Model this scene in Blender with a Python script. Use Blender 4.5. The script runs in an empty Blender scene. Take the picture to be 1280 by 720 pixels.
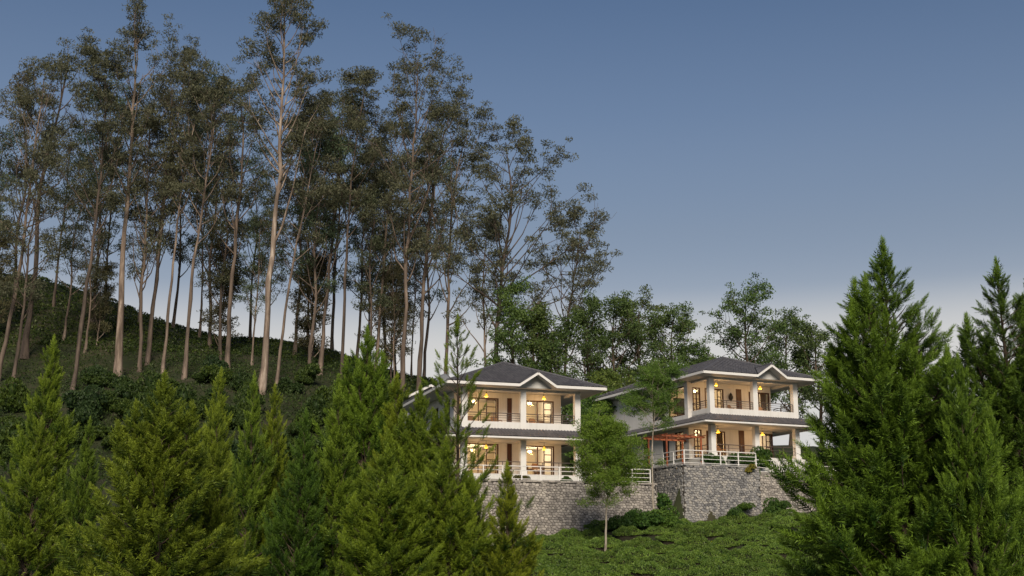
import bpy, math, random
import numpy as np
from mathutils import Vector, Matrix
rng = np.random.default_rng(7)
random.seed(7)
SC = bpy.context.scene
COL = SC.collection
R = math.radians

# ------------------------------------------------------------------ camera, sky, sun, exposure
FPX, YH = 1500.0, 710.0
PITCH = math.atan((YH - 360) / FPX)
SP, CP = math.sin(PITCH), math.cos(PITCH)
cam_d = bpy.data.cameras.new('camera')
cam = bpy.data.objects.new('camera', cam_d)
COL.objects.link(cam)
cam_d.sensor_width = 36
cam_d.lens = 36 * FPX / 1280
cam_d.clip_start = 0.5
cam_d.clip_end = 9000
cam.rotation_euler = (math.pi / 2 + PITCH, 0, 0)
SC.camera = cam

SUN_EL, SUN_AZ = R(27), R(177)          # azimuth measured clockwise from +Y (the view direction)
world = bpy.data.worlds.new('World')
SC.world = world
world.use_nodes = True
wn = world.node_tree.nodes
sky = wn.new('ShaderNodeTexSky')
sky.sky_type = 'NISHITA'
sky.sun_disc = False
sky.sun_elevation = SUN_EL
sky.sun_rotation = SUN_AZ
sky.altitude = 1500
sky.air_density = 1.0
sky.dust_density = 1.2
sky.ozone_density = 2.6
bg = wn['Background']
bg.inputs['Strength'].default_value = 0.0525
wl = world.node_tree.links
# evening haze: the whole sky pales towards the horizon, the same all round
wtc = wn.new('ShaderNodeTexCoord'); wsep = wn.new('ShaderNodeSeparateXYZ')
wl.new(wtc.outputs['Generated'], wsep.inputs[0])
wr = wn.new('ShaderNodeValToRGB')
wr.color_ramp.interpolation = 'B_SPLINE'
for k, (p_, v_) in enumerate(((0.0, 1.0), (0.16, 0.97), (0.19, 0.88), (0.225, 0.12), (0.30, 0.07), (0.45, 0.0))):
    e_ = wr.color_ramp.elements[k] if k < 2 else wr.color_ramp.elements.new(p_)
    e_.position = p_; e_.color = (v_, v_, v_, 1)
wl.new(wsep.outputs['Z'], wr.inputs[0])
wmx = wn.new('ShaderNodeMix'); wmx.data_type = 'RGBA'
wmx.inputs['B'].default_value = (8.7, 8.55, 8.3, 1)
wr2 = wn.new('ShaderNodeValToRGB')
for k, (p_, v_) in enumerate(((0.0, 0.65), (0.27, 0.60), (0.36, 0.22), (0.48, 0.0))):
    e_ = wr2.color_ramp.elements[k] if k < 2 else wr2.color_ramp.elements.new(p_)
    e_.position = p_; e_.color = (v_, v_, v_, 1)
wl.new(wsep.outputs['Z'], wr2.inputs[0])
wm2 = wn.new('ShaderNodeMix'); wm2.data_type = 'RGBA'
wm2.inputs['B'].default_value = (2.6, 3.35, 4.4, 1)
wl.new(wr2.outputs[0], wm2.inputs['Factor']); wl.new(sky.outputs[0], wm2.inputs['A'])
wl.new(wr.outputs[0], wmx.inputs['Factor']); wl.new(wm2.outputs['Result'], wmx.inputs['A'])
wl.new(wmx.outputs['Result'], bg.inputs['Color'])

sun_d = bpy.data.lights.new('sun', 'SUN')
sun_d.energy = 2.75
sun_d.angle = R(22)
sun_d.color = (1.0, 0.87, 0.70)
sun = bpy.data.objects.new('sun', sun_d)
COL.objects.link(sun)
sdir = Vector((math.sin(SUN_AZ) * math.cos(SUN_EL), math.cos(SUN_AZ) * math.cos(SUN_EL), math.sin(SUN_EL)))
sun.rotation_euler = sdir.to_track_quat('Z', 'Y').to_euler()
sun.location = sdir * 200

SC.view_settings.view_transform = 'Standard'
SC.view_settings.look = 'None'
SC.view_settings.gamma = 1
SC.view_settings.exposure = 0.56
SC.render.engine = 'CYCLES'
SC.cycles.use_denoising = True
SC.cycles.max_bounces = 6
SC.cycles.diffuse_bounces = 3
SC.cycles.transparent_max_bounces = 8
SC.cycles.sample_clamp_indirect = 4


def P(px, py, Y):
    """world point at depth Y that the photograph shows at pixel px, py"""
    u, v = (px - 640) / FPX, (360 - py) / FPX
    s = Y / (CP - v * SP)
    return Vector((u * s, Y, (SP + v * CP) * s))


# ------------------------------------------------------------------ materials
def new_mat(name):
    m = bpy.data.materials.new(name)
    m.use_nodes = True
    return m, m.node_tree.nodes, m.node_tree.links, m.node_tree.nodes['Principled BSDF']


def ramp(n, stops):
    r = n.new('ShaderNodeValToRGB')
    e = r.color_ramp.elements
    while len(e) < len(stops):
        e.new(0.5)
    for el, (p, c) in zip(e, stops):
        el.position = p
        el.color = (*c, 1)
    return r


def leaf_mat(name, dark, light, trans=0.3, rough=0.55, noise=0.35):
    m, n, l, b = new_mat(name)
    at = n.new('ShaderNodeAttribute'); at.attribute_name = 'var'
    rp = ramp(n, [(0.0, dark), (1.0, light)])
    tc = n.new('ShaderNodeTexCoord')
    nz = n.new('ShaderNodeTexNoise'); nz.inputs['Scale'].default_value = noise; nz.inputs['Detail'].default_value = 3
    l.new(tc.outputs['Object'], nz.inputs['Vector'])
    ad = n.new('ShaderNodeMath'); ad.operation = 'MULTIPLY_ADD'
    l.new(nz.outputs['Fac'], ad.inputs[0]); ad.inputs[1].default_value = 0.9; 
    sb = n.new('ShaderNodeMath'); sb.operation = 'SUBTRACT'; sb.inputs[1].default_value = 0.45
    l.new(at.outputs['Fac'], sb.inputs[0]); l.new(sb.outputs[0], ad.inputs[2])
    l.new(ad.outputs[0], rp.inputs[0])
    oi = n.new('ShaderNodeObjectInfo')
    mx = n.new('ShaderNodeMix'); mx.data_type = 'RGBA'; mx.blend_type = 'MULTIPLY'; mx.inputs['Factor'].default_value = 1
    l.new(rp.outputs[0], mx.inputs['A']); l.new(oi.outputs['Color'], mx.inputs['B'])
    b.inputs['Roughness'].default_value = rough
    b.inputs['Specular IOR Level'].default_value = 0.25
    l.new(mx.outputs['Result'], b.inputs['Base Color'])
    tr = n.new('ShaderNodeBsdfTranslucent'); l.new(mx.outputs['Result'], tr.inputs['Color'])
    ms = n.new('ShaderNodeMixShader'); ms.inputs[0].default_value = trans
    l.new(b.outputs[0], ms.inputs[1]); l.new(tr.outputs[0], ms.inputs[2])
    l.new(ms.outputs[0], n['Material Output'].inputs['Surface'])
    return m


def noise_mat(name, stops, scale=3.0, rough=0.8, stretch=(1, 1, 1), bump=0.0, detail=5, attr=None, spec=0.3, bscale=None, nw=0.5, vw=0.8, off=-0.15):
    m, n, l, b = new_mat(name)
    tc = n.new('ShaderNodeTexCoord')
    mp = n.new('ShaderNodeMapping'); mp.inputs['Scale'].default_value = stretch
    l.new(tc.outputs['Object'], mp.inputs['Vector'])
    nz = n.new('ShaderNodeTexNoise'); nz.inputs['Scale'].default_value = scale; nz.inputs['Detail'].default_value = detail
    nz.inputs['Roughness'].default_value = 0.65
    l.new(mp.outputs[0], nz.inputs['Vector'])
    rp = ramp(n, stops)
    if attr:
        at = n.new('ShaderNodeAttribute'); at.attribute_name = attr
        md = n.new('ShaderNodeMath'); md.operation = 'MULTIPLY_ADD'; md.inputs[1].default_value = nw
        l.new(nz.outputs['Fac'], md.inputs[0])
        ml = n.new('ShaderNodeMath'); ml.operation = 'MULTIPLY_ADD'; ml.inputs[1].default_value = vw; ml.inputs[2].default_value = off
        l.new(at.outputs['Fac'], ml.inputs[0]); l.new(ml.outputs[0], md.inputs[2])
        l.new(md.outputs[0], rp.inputs[0])
    else:
        l.new(nz.outputs['Fac'], rp.inputs[0])
    l.new(rp.outputs[0], b.inputs['Base Color'])
    b.inputs['Roughness'].default_value = rough
    b.inputs['Specular IOR Level'].default_value = spec
    if bump:
        bp = n.new('ShaderNodeBump'); bp.inputs['Strength'].default_value = bump; bp.inputs['Distance'].default_value = 0.05
        src = nz
        if bscale:
            src = n.new('ShaderNodeTexNoise'); src.inputs['Scale'].default_value = bscale; src.inputs['Detail'].default_value = 4
            l.new(mp.outputs[0], src.inputs['Vector'])
        l.new(src.outputs['Fac'], bp.inputs['Height']); l.new(bp.outputs[0], b.inputs['Normal'])
    return m


def plain(name, c, rough=0.6, metal=0.0, v=0.12, scale=4.0, bump=0.0):
    return noise_mat(name, [(0.25, tuple(x * (1 - v) for x in c)), (0.75, tuple(min(1, x * (1 + v)) for x in c))], scale, rough, bump=bump)


def emit_mat(name, c, s):
    m, n, l, b = new_mat(name)
    b.inputs['Base Color'].default_value = (*c, 1)
    b.inputs['Emission Color'].default_value = (*c, 1)
    b.inputs['Emission Strength'].default_value = s
    return m


def glass_mat(name):
    m, n, l, b = new_mat(name)
    tr = n.new('ShaderNodeBsdfTransparent'); tr.inputs[0].default_value = (0.93, 0.95, 0.94, 1)
    gl = n.new('ShaderNodeBsdfGlossy'); gl.inputs['Roughness'].default_value = 0.03
    fr = n.new('ShaderNodeFresnel'); fr.inputs[0].default_value = 1.16
    ms = n.new('ShaderNodeMixShader')
    l.new(fr.outputs[0], ms.inputs[0]); l.new(tr.outputs[0], ms.inputs[1]); l.new(gl.outputs[0], ms.inputs[2])
    l.new(ms.outputs[0], n['Material Output'].inputs['Surface'])
    return m


M = {}
M['euc_leaf'] = leaf_mat('eucalyptus leaf', (0.062, 0.070, 0.042), (0.185, 0.190, 0.112), 0.42, noise=0.25)
M['cyp_leaf'] = leaf_mat('cypress leaf', (0.016, 0.044, 0.006), (0.215, 0.270, 0.028), 0.12, noise=0.5)  # dark end lowered: shadow among the plumes is put into the colour
M['broad_leaf'] = leaf_mat('broad leaf', (0.034, 0.070, 0.020), (0.125, 0.180, 0.046), 0.3, noise=0.4)
M['tea_leaf'] = leaf_mat('tea leaf', (0.030, 0.072, 0.016), (0.150, 0.230, 0.045), 0.2, 0.45, noise=0.6)
M['red_soil'] = noise_mat('red soil', [(0.3, (0.10, 0.042, 0.024)), (0.7, (0.24, 0.115, 0.07))], 3, 0.95, bump=0.6, bscale=14)
M['tea_stem_shade'] = noise_mat('shaded tea stems', [(0.3, (0.012, 0.011, 0.007)), (0.7, (0.035, 0.032, 0.018))], 9, 0.95, (3, 3, 0.6), bump=0.5)  # woody stems, with the shade under the canopy put into their colour
M['bark'] = noise_mat('peeling bark', [(0.28, (0.06, 0.046, 0.037)), (0.50, (0.135, 0.102, 0.08)), (0.66, (0.23, 0.178, 0.14)), (0.82, (0.46, 0.39, 0.32))],
                      2.2, 0.85, (1.0, 1.0, 0.12), bump=0.9, attr='var', bscale=6, nw=1.2, vw=0.5, off=-0.40)
M['pale_bark'] = noise_mat('pale bark', [(0.3, (0.16, 0.13, 0.10)), (0.7, (0.42, 0.38, 0.31))], 5, 0.8, (1, 1, 0.4), bump=0.3)
M['dark_bark'] = noise_mat('dark bark', [(0.3, (0.035, 0.026, 0.019)), (0.7, (0.11, 0.082, 0.06))], 4, 0.9, (1, 1, 0.3), bump=0.5)
M['white_wall'] = noise_mat('white plaster', [(0.25, (0.56, 0.555, 0.54)), (0.45, (0.62, 0.615, 0.60)), (0.65, (0.65, 0.645, 0.63))], 0.9, 0.85, detail=8, bump=0.08, bscale=30)
def weather(m):
    n, l = m.node_tree.nodes, m.node_tree.links
    b = n['Principled BSDF']; src = b.inputs['Base Color'].links[0].from_socket
    tc = n.new('ShaderNodeTexCoord'); mp = n.new('ShaderNodeMapping'); mp.inputs['Scale'].default_value = (2.2, 2.2, 0.22)
    l.new(tc.outputs['Object'], mp.inputs['Vector'])
    nz = n.new('ShaderNodeTexNoise'); nz.inputs['Scale'].default_value = 2.0; nz.inputs['Detail'].default_value = 6; l.new(mp.outputs[0], nz.inputs['Vector'])
    rp = ramp(n, [(0.5, (1, 1, 1)), (0.8, (0.86, 0.85, 0.82))]); l.new(nz.outputs['Fac'], rp.inputs[0])
    mx = n.new('ShaderNodeMix'); mx.data_type = 'RGBA'; mx.blend_type = 'MULTIPLY'; mx.inputs['Factor'].default_value = 1
    l.new(src, mx.inputs['A']); l.new(rp.outputs[0], mx.inputs['B']); l.new(mx.outputs['Result'], b.inputs['Base Color'])


weather(M['white_wall'])
M['white_trim'] = plain('white trim paint', (0.66, 0.655, 0.64), 0.5, v=0.04, scale=2)
M['soffit'] = plain('grey soffit', (0.52, 0.52, 0.51), 0.8, v=0.05, scale=1)
M['tile'] = noise_mat('roof tile', [(0.0, (0.070, 0.070, 0.080)), (0.5, (0.092, 0.091, 0.101)), (1.0, (0.118, 0.116, 0.126))], 1.2, 0.6, attr='var', bump=0.2, bscale=20)
M['wood'] = noise_mat('brown wood', [(0.3, (0.045, 0.018, 0.010)), (0.7, (0.095, 0.040, 0.021))], 3, 0.45, (6, 6, 0.6), bump=0.1)
M['pergola'] = noise_mat('red oxide paint', [(0.3, (0.27, 0.080, 0.038)), (0.7, (0.38, 0.120, 0.055))], 3, 0.55, (3, 3, 1))
M['rail_metal'] = plain('brown grey metal', (0.085, 0.07, 0.064), 0.45)
M['rail_white'] = plain('white rail paint', (0.74, 0.73, 0.71), 0.45, v=0.08, scale=5)
M['room_wall'] = plain('cream room wall', (0.78, 0.70, 0.56), 0.8, v=0.05, scale=0.8)
M['room_floor'] = plain('timber floor', (0.28, 0.15, 0.07), 0.4)
M['curtain'] = noise_mat('curtain', [(0.3, (0.10, 0.062, 0.042)), (0.7, (0.19, 0.125, 0.085))], 3, 0.9, (8, 8, 0.2))
M['shutter'] = plain('dark shutter', (0.055, 0.06, 0.065), 0.5)
M['glass'] = glass_mat('window glass')
M['lamp'] = emit_mat('yellow lampshade', (1.0, 0.60, 0.05), 0.72)
M['room_lamp'] = emit_mat('room lamp', (1.0, 0.74, 0.36), 6.0)
M['wicker'] = noise_mat('wicker', [(0.3, (0.13, 0.065, 0.03)), (0.7, (0.28, 0.15, 0.07))], 25, 0.7)
M['cushion'] = plain('cushion', (0.62, 0.56, 0.46), 0.9)
M['dish'] = plain('grey dish metal', (0.16, 0.17, 0.185), 0.4)
M['black'] = plain('dark iron', (0.03, 0.026, 0.024), 0.5)
M['mortar'] = noise_mat('mortar', [(0.3, (0.03, 0.028, 0.025)), (0.7, (0.085, 0.078, 0.070))], 4, 0.95, bump=0.4)
M['stone_tan'] = noise_mat('tan stone', [(0.1, (0.15, 0.14, 0.13)), (0.4, (0.27, 0.25, 0.228)), (0.7, (0.36, 0.333, 0.30)), (0.95, (0.46, 0.425, 0.38))], 4.5, 0.9, attr='var', bump=0.6, bscale=9, vw=0.6, off=-0.02)
M['stone_grey'] = noise_mat('grey stone', [(0.08, (0.085, 0.088, 0.095)), (0.35, (0.20, 0.20, 0.203)), (0.7, (0.30, 0.292, 0.28)), (0.95, (0.40, 0.375, 0.34))], 4.5, 0.9, attr='var', bump=0.6, bscale=9, vw=0.6, off=-0.02)
M['ground'] = noise_mat('hill ground', [(0.3, (0.018, 0.022, 0.010)), (0.5, (0.030, 0.038, 0.014)), (0.62, (0.050, 0.046, 0.026)), (0.8, (0.060, 0.075, 0.026))], 0.35, 0.95, detail=10, bump=0.8, bscale=3)
M['lawn'] = noise_mat('lawn', [(0.3, (0.035, 0.062, 0.016)), (0.7, (0.075, 0.115, 0.03))], 3, 0.95, bump=0.5, bscale=20)
M['paving'] = plain('paving', (0.30, 0.27, 0.24), 0.8)
M['concrete'] = plain('concrete', (0.36, 0.35, 0.33), 0.9)


# ------------------------------------------------------------------ object helpers
def tag(o, label=None, cat=None, group=None, kind=None):
    if label: o['label'] = label
    if cat: o['category'] = cat
    if group: o['group'] = group
    if kind: o['kind'] = kind
    return o


def empty(name, loc, rz=0.0):
    o = bpy.data.objects.new(name, None)
    COL.objects.link(o)
    o.location = loc
    o.rotation_euler = (0, 0, rz)
    o.empty_display_size = 0.3
    return o


def link(name, me, parent=None):
    o = bpy.data.objects.new(name, me)
    COL.objects.link(o)
    o.parent = parent
    return o


def np_mesh(name, V, faces, mat, var=None, smooth=False):
    """faces: list of (m,k) index arrays"""
    me = bpy.data.meshes.new(name)
    V = np.ascontiguousarray(V, dtype=np.float32)
    me.vertices.add(len(V)); me.vertices.foreach_set('co', V.ravel())
    loops = np.concatenate([f.ravel() for f in faces]).astype(np.int32)
    tot = np.concatenate([np.full(len(f), f.shape[1]) for f in faces]).astype(np.int32)
    st = np.concatenate([[0], np.cumsum(tot)[:-1]]).astype(np.int32)
    me.loops.add(len(loops)); me.loops.foreach_set('vertex_index', loops)
    me.polygons.add(len(tot)); me.polygons.foreach_set('loop_start', st); me.polygons.foreach_set('loop_total', tot)
    if smooth:
        me.polygons.foreach_set('use_smooth', np.ones(len(tot), dtype=bool))
    me.update(calc_edges=True)
    if var is not None:
        a = me.attributes.new('var', 'FLOAT', 'FACE'); a.data.foreach_set('value', np.asarray(var, dtype=np.float32))
    me.materials.append(mat)
    return me


class MB:
    """collects boxes, bars, quads and tubes for one mesh"""
    def __init__(s): s.v = []; s.f = []; s.var = []; s.cur = 0.5
    def quad(s, *pts):
        i = len(s.v); s.v += [tuple(p) for p in pts]; s.f.append(tuple(range(i, i + len(pts)))); s.var.append(s.cur)
        return s
    def box(s, x0, x1, y0, y1, z0, z1):
        i = len(s.v)
        s.v += [(x0, y0, z0), (x1, y0, z0), (x1, y1, z0), (x0, y1, z0), (x0, y0, z1), (x1, y0, z1), (x1, y1, z1), (x0, y1, z1)]
        for q in ((0, 3, 2, 1), (4, 5, 6, 7), (0, 1, 5, 4), (1, 2, 6, 5), (2, 3, 7, 6), (3, 0, 4, 7)):
            s.f.append(tuple(i + k for k in q)); s.var.append(s.cur)
        return s
    def prism(s, poly, axis0, axis1, f):
        """poly: 2d pts; f(a,b,t)->3d ; t in axis0,axis1"""
        n = len(poly); i = len(s.v)
        for t in (axis0, axis1):
            s.v += [tuple(f(a, b, t)) for a, b in poly]
        s.f.append(tuple(range(i, i + n))); s.f.append(tuple(range(i + 2 * n - 1, i + n - 1, -1))); s.var += [s.cur] * 2
        for k in range(n):
            s.f.append((i + k, i + (k + 1) % n, i + n + (k + 1) % n, i + n + k)); s.var.append(s.cur)
        return s
    def tube(s, pts, rad, n=6, cap=True):
        pts = [Vector(p) for p in pts]
        if not hasattr(rad, '__len__'): rad = [rad] * len(pts)
        i = len(s.v)
        for k, p in enumerate(pts):
            d = (pts[min(k + 1, len(pts) - 1)] - pts[max(k - 1, 0)]).normalized()
            a = d.cross(Vector((0.31, 0.95, 0.05)) if abs(d.y) < 0.9 else Vector((1, 0, 0))).normalized(); b = d.cross(a)
            for j in range(n):
                t = 2 * math.pi * j / n
                s.v.append(tuple(p + (a * math.cos(t) + b * math.sin(t)) * rad[k]))
        for k in range(len(pts) - 1):
            for j in range(n):
                s.f.append((i + k * n + j, i + k * n + (j + 1) % n, i + (k + 1) * n + (j + 1) % n, i + (k + 1) * n + j)); s.var.append(s.cur)
        if cap:
            s.f.append(tuple(i + j for j in range(n))); s.f.append(tuple(i + (len(pts) - 1) * n + n - 1 - j for j in range(n))); s.var += [s.cur] * 2
        return s
    def lathe(s, prof, n=12, c=(0, 0, 0)):
        i = len(s.v)
        for r, z in prof:
            for j in range(n):
                t = 2 * math.pi * j / n
                s.v.append((c[0] + r * math.cos(t), c[1] + r * math.sin(t), c[2] + z))
        for k in range(len(prof) - 1):
            for j in range(n):
                s.f.append((i + k * n + j, i + k * n + (j + 1) % n, i + (k + 1) * n + (j + 1) % n, i + (k + 1) * n + j)); s.var.append(s.cur)
        return s
    def mesh(s, name, mat, smooth=False):
        me = bpy.data.meshes.new(name)
        me.from_pydata(s.v, [], s.f)
        if smooth: me.polygons.foreach_set('use_smooth', [True] * len(s.f))
        a = me.attributes.new('var', 'FLOAT', 'FACE'); a.data.foreach_set('value', s.var)
        me.materials.append(mat)
        return me
    def build(s, name, mat, parent=None, kind=None, smooth=False):
        o = link(name, s.mesh(name, mat, smooth), parent)
        if kind: o['kind'] = kind
        return o


def bevel(o, w=0.015):
    md = o.modifiers.new('bevel', 'BEVEL'); md.width = w; md.segments = 1; md.limit_method = 'ANGLE'
    return o


# ------------------------------------------------------------------ houses' places, needed by the ground
YAW_L, YAW_R = R(18), R(24)
FL_L, FL_R = 6.75, 8.75          # ground floor levels
TR_L, TR_R = 6.05, 7.60          # terrace levels
OL = P(577, 560, 88.5); OL.z = FL_L
OR = P(889, 540, 96.5); OR.z = FL_R
W_L, W_R = 9.4, 8.7


def to_local(X, Y, o, yaw):
    dx, dy = X - o.x, Y - o.y
    c, s = math.cos(yaw), math.sin(yaw)
    return dx * c + dy * s, -dx * s + dy * c


def to_world(x, y, o, yaw):
    c, s = math.cos(yaw), math.sin(yaw)
    return o.x + x * c - y * s, o.y + x * s + y * c


RECT_L = (-6.5, 14.2, -2.9, 15.0)
RECT_R = (-4.95, 13.5, -3.5, 20.0)

# ------------------------------------------------------------------ ground
CC = np.array([-900, 0, 320, 600, 800, 1280, 2200.0])
DD = np.array([0, 20, 40, 60, 75, 88, 100, 115, 130, 150, 165, 190, 260, 500, 1200, 6000.0])
ZZ = np.array([
    [-1.8, -3, -2, 1, 5, 10, 15, 22, 32, 44, 50, 52, 40, 5, -25, -40],
    [-1.8, -3, -3, -1, 2, 5, 8.5, 14, 20.5, 33, 40.3, 42, 30, 0, -25, -40],
    [-1.8, -3, -3, -1.5, 1, 4, 8, 15.5, 21.5, 28, 30.6, 30, 20, -5, -25, -40],
    [-1.8, -3.2, -3.5, -2, -0.1, 1.8, 5, 11, 18, 22, 23, 22, 10, -10, -25, -40],
    [-1.8, -3.5, -4, -2.4, -0.1, 2.75, 5, 10, 13, 15, 15, 13, 4, -15, -25, -40],
    [-1.8, -3.5, -4, -2.4, 0.1, 3.0, 5.3, 9.5, 12, 14, 14, 12, 4, -15, -25, -40],
    [-1.8, -3.5, -4, -2, 1, 4, 6.5, 9.5, 12, 14, 14, 12, 4, -15, -25, -40]])


def ground_z(X, Y, rough=True, rects=True):
    X = np.asarray(X, dtype=float); Y = np.asarray(Y, dtype=float)
    Yc = np.clip(Y, 12, None)
    c = np.clip(640 + FPX * 0.985 * X / Yc, CC[0], CC[-1])
    d = np.clip(Y, 0, 6000)
    i = np.clip(np.searchsorted(CC, c) - 1, 0, len(CC) - 2)
    j = np.clip(np.searchsorted(DD, d) - 1, 0, len(DD) - 2)
    fc = (c - CC[i]) / (CC[i + 1] - CC[i]); fc = fc * fc * (3 - 2 * fc)
    fd = (d - DD[j]) / (DD[j + 1] - DD[j])
    z = (ZZ[i, j] * (1 - fd) + ZZ[i, j + 1] * fd) * (1 - fc) + (ZZ[i + 1, j] * (1 - fd) + ZZ[i + 1, j + 1] * fd) * fc
    if rough:
        k = np.clip(Y / 60, 0, 1)
        z = z + k * (0.22 * np.sin(X * 0.55 + 1.3 * np.sin(Y * 0.31)) * np.sin(Y * 0.47 + 0.6) + 0.12 * np.sin(X * 1.7 + Y * 0.9) * np.sin(Y * 1.3 - X * 0.4))
    if rects:
        for o, yaw, rc, tz in ((OL, YAW_L, RECT_L, TR_L), (OR, YAW_R, RECT_R, TR_R)):
            dx, dy = X - o.x, Y - o.y
            cs, sn = math.cos(yaw), math.sin(yaw)
            lx, ly = dx * cs + dy * sn, -dx * sn + dy * cs
            ins = (lx > rc[0] + 0.2) & (lx < rc[1] - 0.2) & (ly > rc[2] + 0.45 + (0.9 if yaw == YAW_R else 0) * (lx > 1.9)) & (ly < rc[3])
            z = np.where(ins, tz - 0.3, z)
    return z


gx = np.concatenate([np.linspace(-6000, -120, 12), np.arange(-110, 90, 1.0), np.linspace(100, 6000, 12)])
gy = np.concatenate([[-3000, -600, -120, -30], np.arange(-5, 60, 3.0), np.arange(60, 125, 0.8), np.arange(126, 200, 2.0), [210, 230, 260, 320, 400, 500, 700, 1200, 2500, 6000]])
GX, GY = np.meshgrid(gx, gy)
GZ = ground_z(GX, GY)
nx, ny = len(gx), len(gy)
idx = np.arange(nx * ny).reshape(ny, nx)
q = np.stack([idx[:-1, :-1], idx[:-1, 1:], idx[1:, 1:], idx[1:, :-1]], -1).reshape(-1, 4)
g = link('ground', np_mesh('ground', np.stack([GX, GY, GZ], -1).reshape(-1, 3), [q], M['ground'], smooth=True))
g['kind'] = 'structure'


def gz(x, y): return float(ground_z(x, y))


# terraces (flat ground behind the retaining walls)
for o, yaw, rc, tz in ((OL, YAW_L, RECT_L, TR_L), (OR, YAW_R, RECT_R, TR_R)):
    t = MB()
    if yaw == YAW_R:
        t.box(rc[0] + 0.1, 2.3, rc[2] + 0.3, rc[3], tz - 0.5, tz).box(2.3, rc[1] - 0.1, rc[2] + 1.2, rc[3], tz - 0.8, tz - 0.35)
    else:
        t.box(rc[0] + 0.1, rc[1] - 0.1, rc[2] + 0.3, rc[3], tz - 0.5, tz)
    t = t.build('terrace_lawn', M['lawn'], kind='structure')
    t.location = (o.x, o.y, 0); t.rotation_euler.z = yaw


# ------------------------------------------------------------------ stone retaining walls
def stone_wall(label, o, yaw, a, b, zb, zt, matname, batter=0.06, cell=(0.25, 0.185), seed=1, jit=0.36):
    """from a to b (local xy), outer face on the right-hand side of a->b ; zb(s) bottom, zt top"""
    rr = random.Random(seed)
    ax, ay = to_world(a[0], a[1], o, yaw); bx, by = to_world(b[0], b[1], o, yaw)
    L = math.hypot(bx - ax, by - ay)
    ang = math.atan2(by - ay, bx - ax)
    root = empty('stone_wall', (ax, ay, 0), ang)
    tag(root, label, 'stone wall')
    zlo = min(zb(0), zb(L * 0.5), zb(L)) - 0.4
    H = zt - zlo
    m = MB()
    bt = batter * H
    m.prism([(-bt, zlo), (0, zt - 0.05), (0.55, zt - 0.05), (0.55, zlo)], 0, L, lambda p, z, t: (t, p, z))
    m.build('mortar_core', M['mortar'], root)
    st = MB()
    off = lambda zz: -bt * (zt - zz) / H
    cw, ch = cell
    ni, nj = int(L / cw) + 1, int(H / ch) + 1
    sd = {}
    for j in range(-1, nj + 1):
        for i in range(-1, ni + 1):
            sd[i, j] = ((i + 0.5 + 0.5 * (j % 2) + rr.uniform(-jit, jit)) * cw, zlo + (j + 0.5 + rr.uniform(-jit, jit) * 0.8) * ch)
    for (i, j), (cx, cz) in sd.items():
        if cx < 0.02 or cx > L - 0.02 or cz > zt - 0.05 or cz < zb(min(max(cx, 0), L)) - 0.5: continue
        poly = [(max(0, cx - cw * 1.4), cz - ch * 1.4), (min(L, cx + cw * 1.4), cz - ch * 1.4), (min(L, cx + cw * 1.4), min(zt, cz + ch * 1.4)), (max(0, cx - cw * 1.4), min(zt, cz + ch * 1.4))]
        for a_ in range(-2, 3):
            for b_ in range(-2, 3):
                o2 = sd.get((i + a_, j + b_))
                if (a_, b_) == (0, 0) or o2 is None: continue
                mx_, mz_ = (cx + o2[0]) / 2, (cz + o2[1]) / 2; nx_, nz_ = o2[0] - cx, o2[1] - cz
                # squash so stones come out wider than tall
                nx_, nz_ = nx_ / (cw * cw), nz_ / (ch * ch)
                new = []
                for q in range(len(poly)):
                    p0, p1 = poly[q], poly[(q + 1) % len(poly)]
                    d0 = (p0[0] - mx_) * nx_ + (p0[1] - mz_) * nz_; d1 = (p1[0] - mx_) * nx_ + (p1[1] - mz_) * nz_
                    if d0 <= 0: new.append(p0)
                    if (d0 < 0) != (d1 < 0):
                        t = d0 / (d0 - d1); new.append((p0[0] + (p1[0] - p0[0]) * t, p0[1] + (p1[1] - p0[1]) * t))
                poly = new
                if len(poly) < 3: break
            if len(poly) < 3: break
        if len(poly) < 3: continue
        mx_, mz_ = sum(p[0] for p in poly) / len(poly), sum(p[1] for p in poly) / len(poly)
        val = rr.random() if rr.random() > 0.14 else rr.choice((0.0, 1.0))
        pr = rr.uniform(0.03, 0.09); tx, tz_ = rr.uniform(-0.1, 0.1), rr.uniform(-0.1, 0.1)
        n_ = len(poly); k0 = len(st.v)
        sh = rr.uniform(0.87, 0.94)
        for f_, dp in ((sh, -0.008), (sh - 0.04, pr * 0.75), (sh - 0.2, pr)):
            for p in poly:
                x_, z_ = mx_ + (p[0] - mx_) * f_, mz_ + (p[1] - mz_) * f_
                st.v.append((x_, off(z_) - dp - (tx * (x_ - mx_) + tz_ * (z_ - mz_)) * (dp > 0), z_))
        st.f.append(tuple(range(k0 + 2 * n_, k0 + 3 * n_))); st.var.append(val)
        for r_ in range(2):
            for q in range(n_):
                st.f.append((k0 + r_ * n_ + q, k0 + r_ * n_ + (q + 1) % n_, k0 + (r_ + 1) * n_ + (q + 1) % n_, k0 + (r_ + 1) * n_ + q)); st.var.append(val)
    st.build('wall_stones', M[matname], root, kind='stuff')
    # coping: a course of flat stones along the top
    cp = MB(); s = 0
    while s < L - 0.05:
        w = min(rr.uniform(0.3, 0.6), L - s); cp.cur = rr.random()
        cp.box(s + 0.01, s + w - 0.01, -0.09 - rr.random() * 0.04, 0.6, zt - 0.045 + rr.random() * 0.02, zt + 0.07 + rr.random() * 0.05); s += w
    cp.build('coping', M[matname], root, kind='stuff')
    return root


def zb_along(o, yaw, a, b):
    L = math.hypot(b[0] - a[0], b[1] - a[1])
    def f(s):
        t = s / L
        x, y = to_world(a[0] + (b[0] - a[0]) * t, a[1] + (b[1] - a[1]) * t, o, yaw)
        return float(ground_z(x, y - 0.6, rects=False))
    return f


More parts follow.
